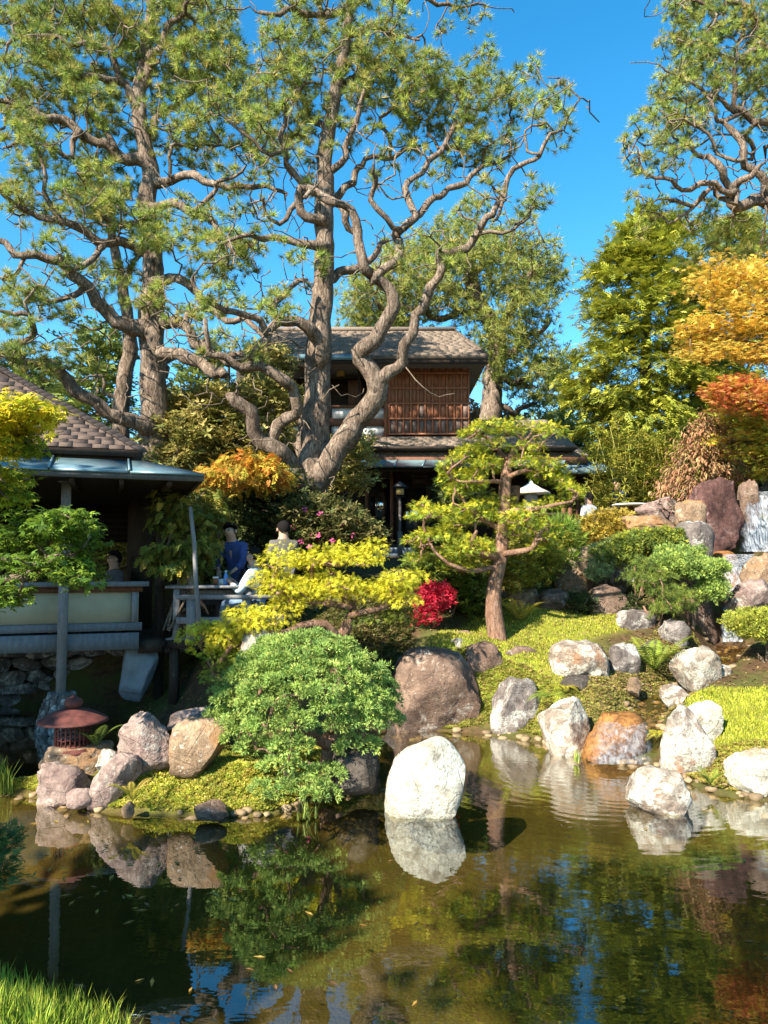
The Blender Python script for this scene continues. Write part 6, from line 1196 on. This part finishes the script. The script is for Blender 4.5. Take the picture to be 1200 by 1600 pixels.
bank_tree('leafy tree on the left bank casting its shade over the pavilion roof edge',-12.2,5.5,7.5,np.array([2.6,2.6,1.7]),6.2,240,402)
bank_tree('leafy tree on the near bank that throws its shade on the pond',-7.4,-1.46,6.4,np.array([.9,.8,.7]),5.6,120,403,.26)
bank_tree('small leafy tree at the near bank whose shade falls on the open pond',-3.7,-1.85,7.2,np.array([1.3,.8,.5]),6.0,120,404,.26)
# ------------------------------------------------------------- fallen leaves floating on the pond
fl_m=[]
for i,c in enumerate([(.42,.20,.05),(.50,.34,.08),(.26,.13,.05),(.46,.27,.06)]):
    m=MB(); lv,lf=T_leaf(.26,.02); m.add(lv*[1,1,.4],lf,c); fl_m.append(m.mesh('floating_leaf',M_LEAF))
r=np.random.default_rng(77); nfl=0
while nfl<110:
    px,py=(r.uniform(0,420),r.uniform(1285,1430)) if r.random()<.62 else (r.uniform(100,1190),r.uniform(1285,1590))
    p=G(px,py); 
    if seg_sdf(np.array([p.x]),np.array([p.y]),POND)[0]<.1 or seg_sdf(np.array([p.x]),np.array([p.y]),ISLE)[0]>-.05: continue
    s_=r.uniform(.05,.10); ci=r.integers(0,4); o=put('floating_leaf',fl_m[ci],None,(p.x,p.y,.006),(r.normal()*.05,r.normal()*.05,r.uniform(0,6.28)),(s_,s_,s_)); tag(o,'small '+('orange-brown','golden yellow','dark brown','tawny')[ci]+' fallen leaf floating on the pond','leaf','fallen leaves floating on the pond'); nfl+=1
# ============================================================= people
M_SKINP=plain_mat('skin',(.46,.27,.18),.6,.3,.1); M_HAIR=plain_mat('black_hair',(.012,.010,.009),.85,.08,.2); M_EYE=plain_mat('dark_eye',(.01,.008,.006),.3)
_cm={}
def cloth(c):
    if c not in _cm: _cm[c]=plain_mat('cloth_%d'%len(_cm),c,.85,.15,.3,scale=12)
    return _cm[c]
def skin_mesh(name,chains,mat,parent,root,sub=2):
    """chains of (point, radius) sharing joints, grown by a Skin modifier into one continuous surface"""
    V=[];E=[];Rd=[];ix={}
    for ch in chains:
        last=None
        for p,rad in ch:
            key=tuple(round(c,4) for c in p)
            if key not in ix: ix[key]=len(V); V.append(p); Rd.append(rad)
            i=ix[key]
            if last is not None and last!=i: E.append((last,i))
            last=i
    me=bpy.data.meshes.new(name); me.from_pydata(V,E,[]); o=bpy.data.objects.new(name,me); C.objects.link(o)
    sm=o.modifiers.new('skin','SKIN'); sm.use_smooth_shade=True; sb=o.modifiers.new('sub','SUBSURF'); sb.levels=sub; sb.render_levels=sub
    for i,d in enumerate(me.skin_vertices[0].data):
        rr_=Rd[i]; d.radius=rr_ if isinstance(rr_,tuple) else (rr_,rr_); d.use_root=(i==ix[tuple(round(c,4) for c in root)])
    dg=bpy.context.evaluated_depsgraph_get(); m2=bpy.data.meshes.new_from_object(o.evaluated_get(dg)); m2.name=name
    bpy.data.objects.remove(o); ca=m2.color_attributes.new('Col','FLOAT_COLOR','POINT'); ca.data.foreach_set('color',np.ones(4*len(m2.vertices),np.float32)); m2.materials.clear(); m2.materials.append(mat)
    for p in m2.polygons: p.use_smooth=True
    return put(name,m2,parent)
def person(label,loc,rz,top,legs,hairlong=False,sit=False,arms=((-.24,.02,1.10,-.22,.16,.92),(.24,.02,1.10,.22,.16,.92)),lean=0,hat=None):
    o=empty('person',loc,rz,label,'person'); h=.48 if sit else .93; dz=h-.93
    def T_(x,y,z): return (x,y+lean*max(0,z-.93),z+dz)
    pel=T_(0,0,.95); sp=T_(0,.0,1.15); chs=T_(0,.01,1.33); nk=T_(0,.0,1.475); hb=T_(0,.015,1.545); hm=T_(0,.02,1.615); ht=T_(0,.012,1.685)
    ch=[[(pel,.12),(sp,.11),(chs,.13),(nk,.066),(hb,.086),(hm,.102),(ht,.085)],[(hm,.102),(T_(0,.125,1.600),.018)]]
    jk=[[(T_(0,0,.86),(.16,.12)),(pel,(.155,.12)),(sp,(.15,.115)),(chs,(.19,.125)),(T_(0,0,1.44),(.11,.085)),(T_(0,0,1.495),.072)]]
    for s,a in zip((-1,1),arms):
        sh=T_(s*.185,0,1.375); el=T_(*a[:3]); wr=T_(*a[3:]); d=Vector(wr)-Vector(el); d.normalize(); hd=tuple(Vector(wr)+d*.06)
        ch.append([(chs,.13),(sh,.06),(el,.042),(wr,.03),(hd,.036)])
        sd=d.cross(Vector((0,0,1))); sd=sd.normalized() if sd.length>.1 else Vector((1,0,0)); cr=Vector((0,0,-.012))
        for q,ln in ((-1.5,.055),(-.5,.068),(.5,.065),(1.5,.05)):
            k0=Vector(hd)+sd*(q*.019)+d*.03; ch.append([(hd,.036),(tuple(k0),.010),(tuple(k0+d*ln*.6+cr),.009),(tuple(k0+d*ln+cr*2.5),.008)])
        th=Vector(wr)+d*.03+sd*(-s*.04); ch.append([(hd,.036),(tuple(th),.011),(tuple(th+d*.04+sd*(-s*.015)),.009)])
        jk.append([(chs,(.19,.125)),(sh,.088),(el,.066),(tuple(Vector(wr)-d*.03),.046)])
    tr=[]
    for s in (-1,1):
        hp=T_(s*.09,0,.92)
        if sit: kn=(s*.11,.42,.50); an=(s*.11,.44,.09); to=(s*.11,.58,.04)
        else: kn=(s*.10,.02,.50); an=(s*.10,-.02,.09); to=(s*.10,.13,.035)
        ch.append([(pel,.12),(hp,.09),(kn,.058),(an,.04),(to,.035)]); tr.append([(pel,.13),(hp,.105),(kn,.072),(tuple(Vector(an)+Vector((0,0,.03))),.055)])
    skin_mesh('body',ch,M_SKINP,o,pel,1); skin_mesh('jacket',jk,cloth(top),o,pel); skin_mesh('trousers',tr,cloth(legs),o,pel)
    for s in (-1,1):
        an=(s*.11,.44,.0) if sit else (s*.10,-.02,.0); mm=MB(); mm.add(ICO3_V*[.045,.125,.05]+np.array([an[0],an[1]+.07,.045]),ICO3_F); mm.build('shoe',cloth((.03,.028,.026)),o,True)
        mm=MB(); mm.add(ICO2_V*[.014,.024,.034]+np.array([s*.104,hm[1]-.005,hm[2]-.005]),ICO2_F); mm.build('ear',M_SKINP,o,True)
        mm=MB(); mm.add(ICO2_V*.012+np.array([s*.034,hm[1]+.094,hm[2]+.012]),ICO2_F); mm.build('eye',M_EYE,o,True)
    hv=ICO3_V*[.113,.124,.125]+np.array([0,hm[1]-.010,hm[2]+.022]); cen=np.array([0,hm[1]-.01,hm[2]+.022]); lim=-.55 if hairlong else -.2
    fc=[tuple(f) for f in ICO3_F if all(not(ICO3_V[i][1]>.25 and ICO3_V[i][2]<.35) and ICO3_V[i][2]>lim-(.4 if ICO3_V[i][1]<-.3 else 0) for i in f)]
    mm=MB(); mm.add(hv,fc); mm.build('hair',M_HAIR,o,True)
    if hat: MB().lathe([(.115,0),(.118,.03),(.10,.085),(.04,.11),(.005,.112)],18,(0,hm[1]-.01,hm[2]+.05)).build('cap',cloth(hat),o,True)
    return o
M_STOOL=M_GREYWOOD
def stool(loc,h,label):
    o=empty('stool',loc,0,label,'stool'); MB().lathe([(.17,h-.04),(.18,h-.02),(.17,h)],16).build('seat',M_BROWNWOOD,o)
    for a in (.8,2.4,3.9,5.5): MB().bar((.13*math.cos(a),.13*math.sin(a),0),(.11*math.cos(a),.11*math.sin(a),h-.04),.035,.035,up=(1,0,0)).build('leg',M_BROWNWOOD,o)
def at_(px,D,z): q=P(px,880,D); return (q.x,q.y,z)
person('man in a grey-brown jacket standing with his back turned beyond the golden cypress',at_(443,12.4,DZ),.45,(.13,.115,.10),(.08,.08,.09))
person('woman in a dark blue jacket bending over the picnic table',at_(371,12.1,DZ-.05),math.pi-.3,(.05,.075,.20),(.05,.05,.06),True,lean=.35,arms=((-.22,.18,1.12,-.14,.32,1.02),(.22,.18,1.12,.14,.32,1.02)))
person('seated person in a light blue jacket raising both hands to the face',at_(398,11.3,DZ),R(84),(.40,.50,.56),(.16,.24,.36),True,True,arms=((-.22,.16,1.10,-.10,.33,1.24),(.22,.18,1.08,.10,.33,1.24)))
stool((at_(398,11.3,0)[0],11.3,DZ),.385,'round stool under the person in the light blue jacket')
person('seated person in a beige jacket half hidden behind the leaning pole',at_(297,11.55,DZ),R(-70),(.36,.28,.20),(.07,.06,.06),False,True)
stool((at_(297,11.55,0)[0],11.55,DZ),.385,'round stool under the person in the beige jacket')
wz=hz(*at_(920,18.0,0)[:2])
person('person in a white shirt sitting on the terrace by the wing roof',at_(922,18.0,wz),R(40),(.62,.62,.64),(.10,.10,.14),False,True); stool((at_(922,18.0,0)[0],18.0,wz),.385,'stool under the person in white on the terrace')
wz2=hz(*at_(968,18.6,0)[:2])
person('person in dark blue with a dark cap sitting at the pale terrace table',at_(968,18.6,wz2),R(120),(.02,.035,.09),(.05,.05,.06),False,True,hat=(.015,.02,.04)); stool((at_(968,18.6,0)[0],18.6,wz2),.385,'stool under the person with the dark cap')
tz2=hz(*at_(985,17.9,0)[:2]); q=at_(988,17.9,tz2); tb2=empty('terrace_table',q,0,'pale low round table on the terrace beside the bamboo','table'); MB().lathe([(.42,.68),(.44,.70),(.42,.72)],20).build('table_top',plain_mat('pale_table',(.62,.60,.56),.6),tb2); MB().lathe([(.05,0),(.05,.68)],10).build('leg',M_BROWNWOOD,tb2); MB().lathe([(.22,0),(.2,.03)],14).build('foot',M_BROWNWOOD,tb2)
p_=w_pav(-.95,1.4,1.10); person('person in a pale blue shirt seated inside the dim pavilion',p_,R(150),(.45,.55,.70),(.05,.06,.09),True,True); stool((p_.x,p_.y,1.10),.385,'stool under the person in pale blue in the pavilion')
p_=w_pav(-.35,1.9,1.10); person('person in a black and white patterned top seated inside the pavilion',p_,R(130),(.12,.12,.13),(.03,.03,.04),True,True); stool((p_.x,p_.y,1.10),.385,'stool under the person in the patterned top')
p_=w_pav(-.8,.75,1.10); ptb=empty('pavilion_table',p_,PA,'low dark table inside the pavilion behind the parapet','table'); MB().box((-.7,-.25,.62),(.7,.25,.66)).build('table_top',M_DARKWOOD,ptb)
for x in (-.6,.6): MB().box((x-.04,-.2,0),(x+.04,.2,.62)).build('leg',M_DARKWOOD,ptb)
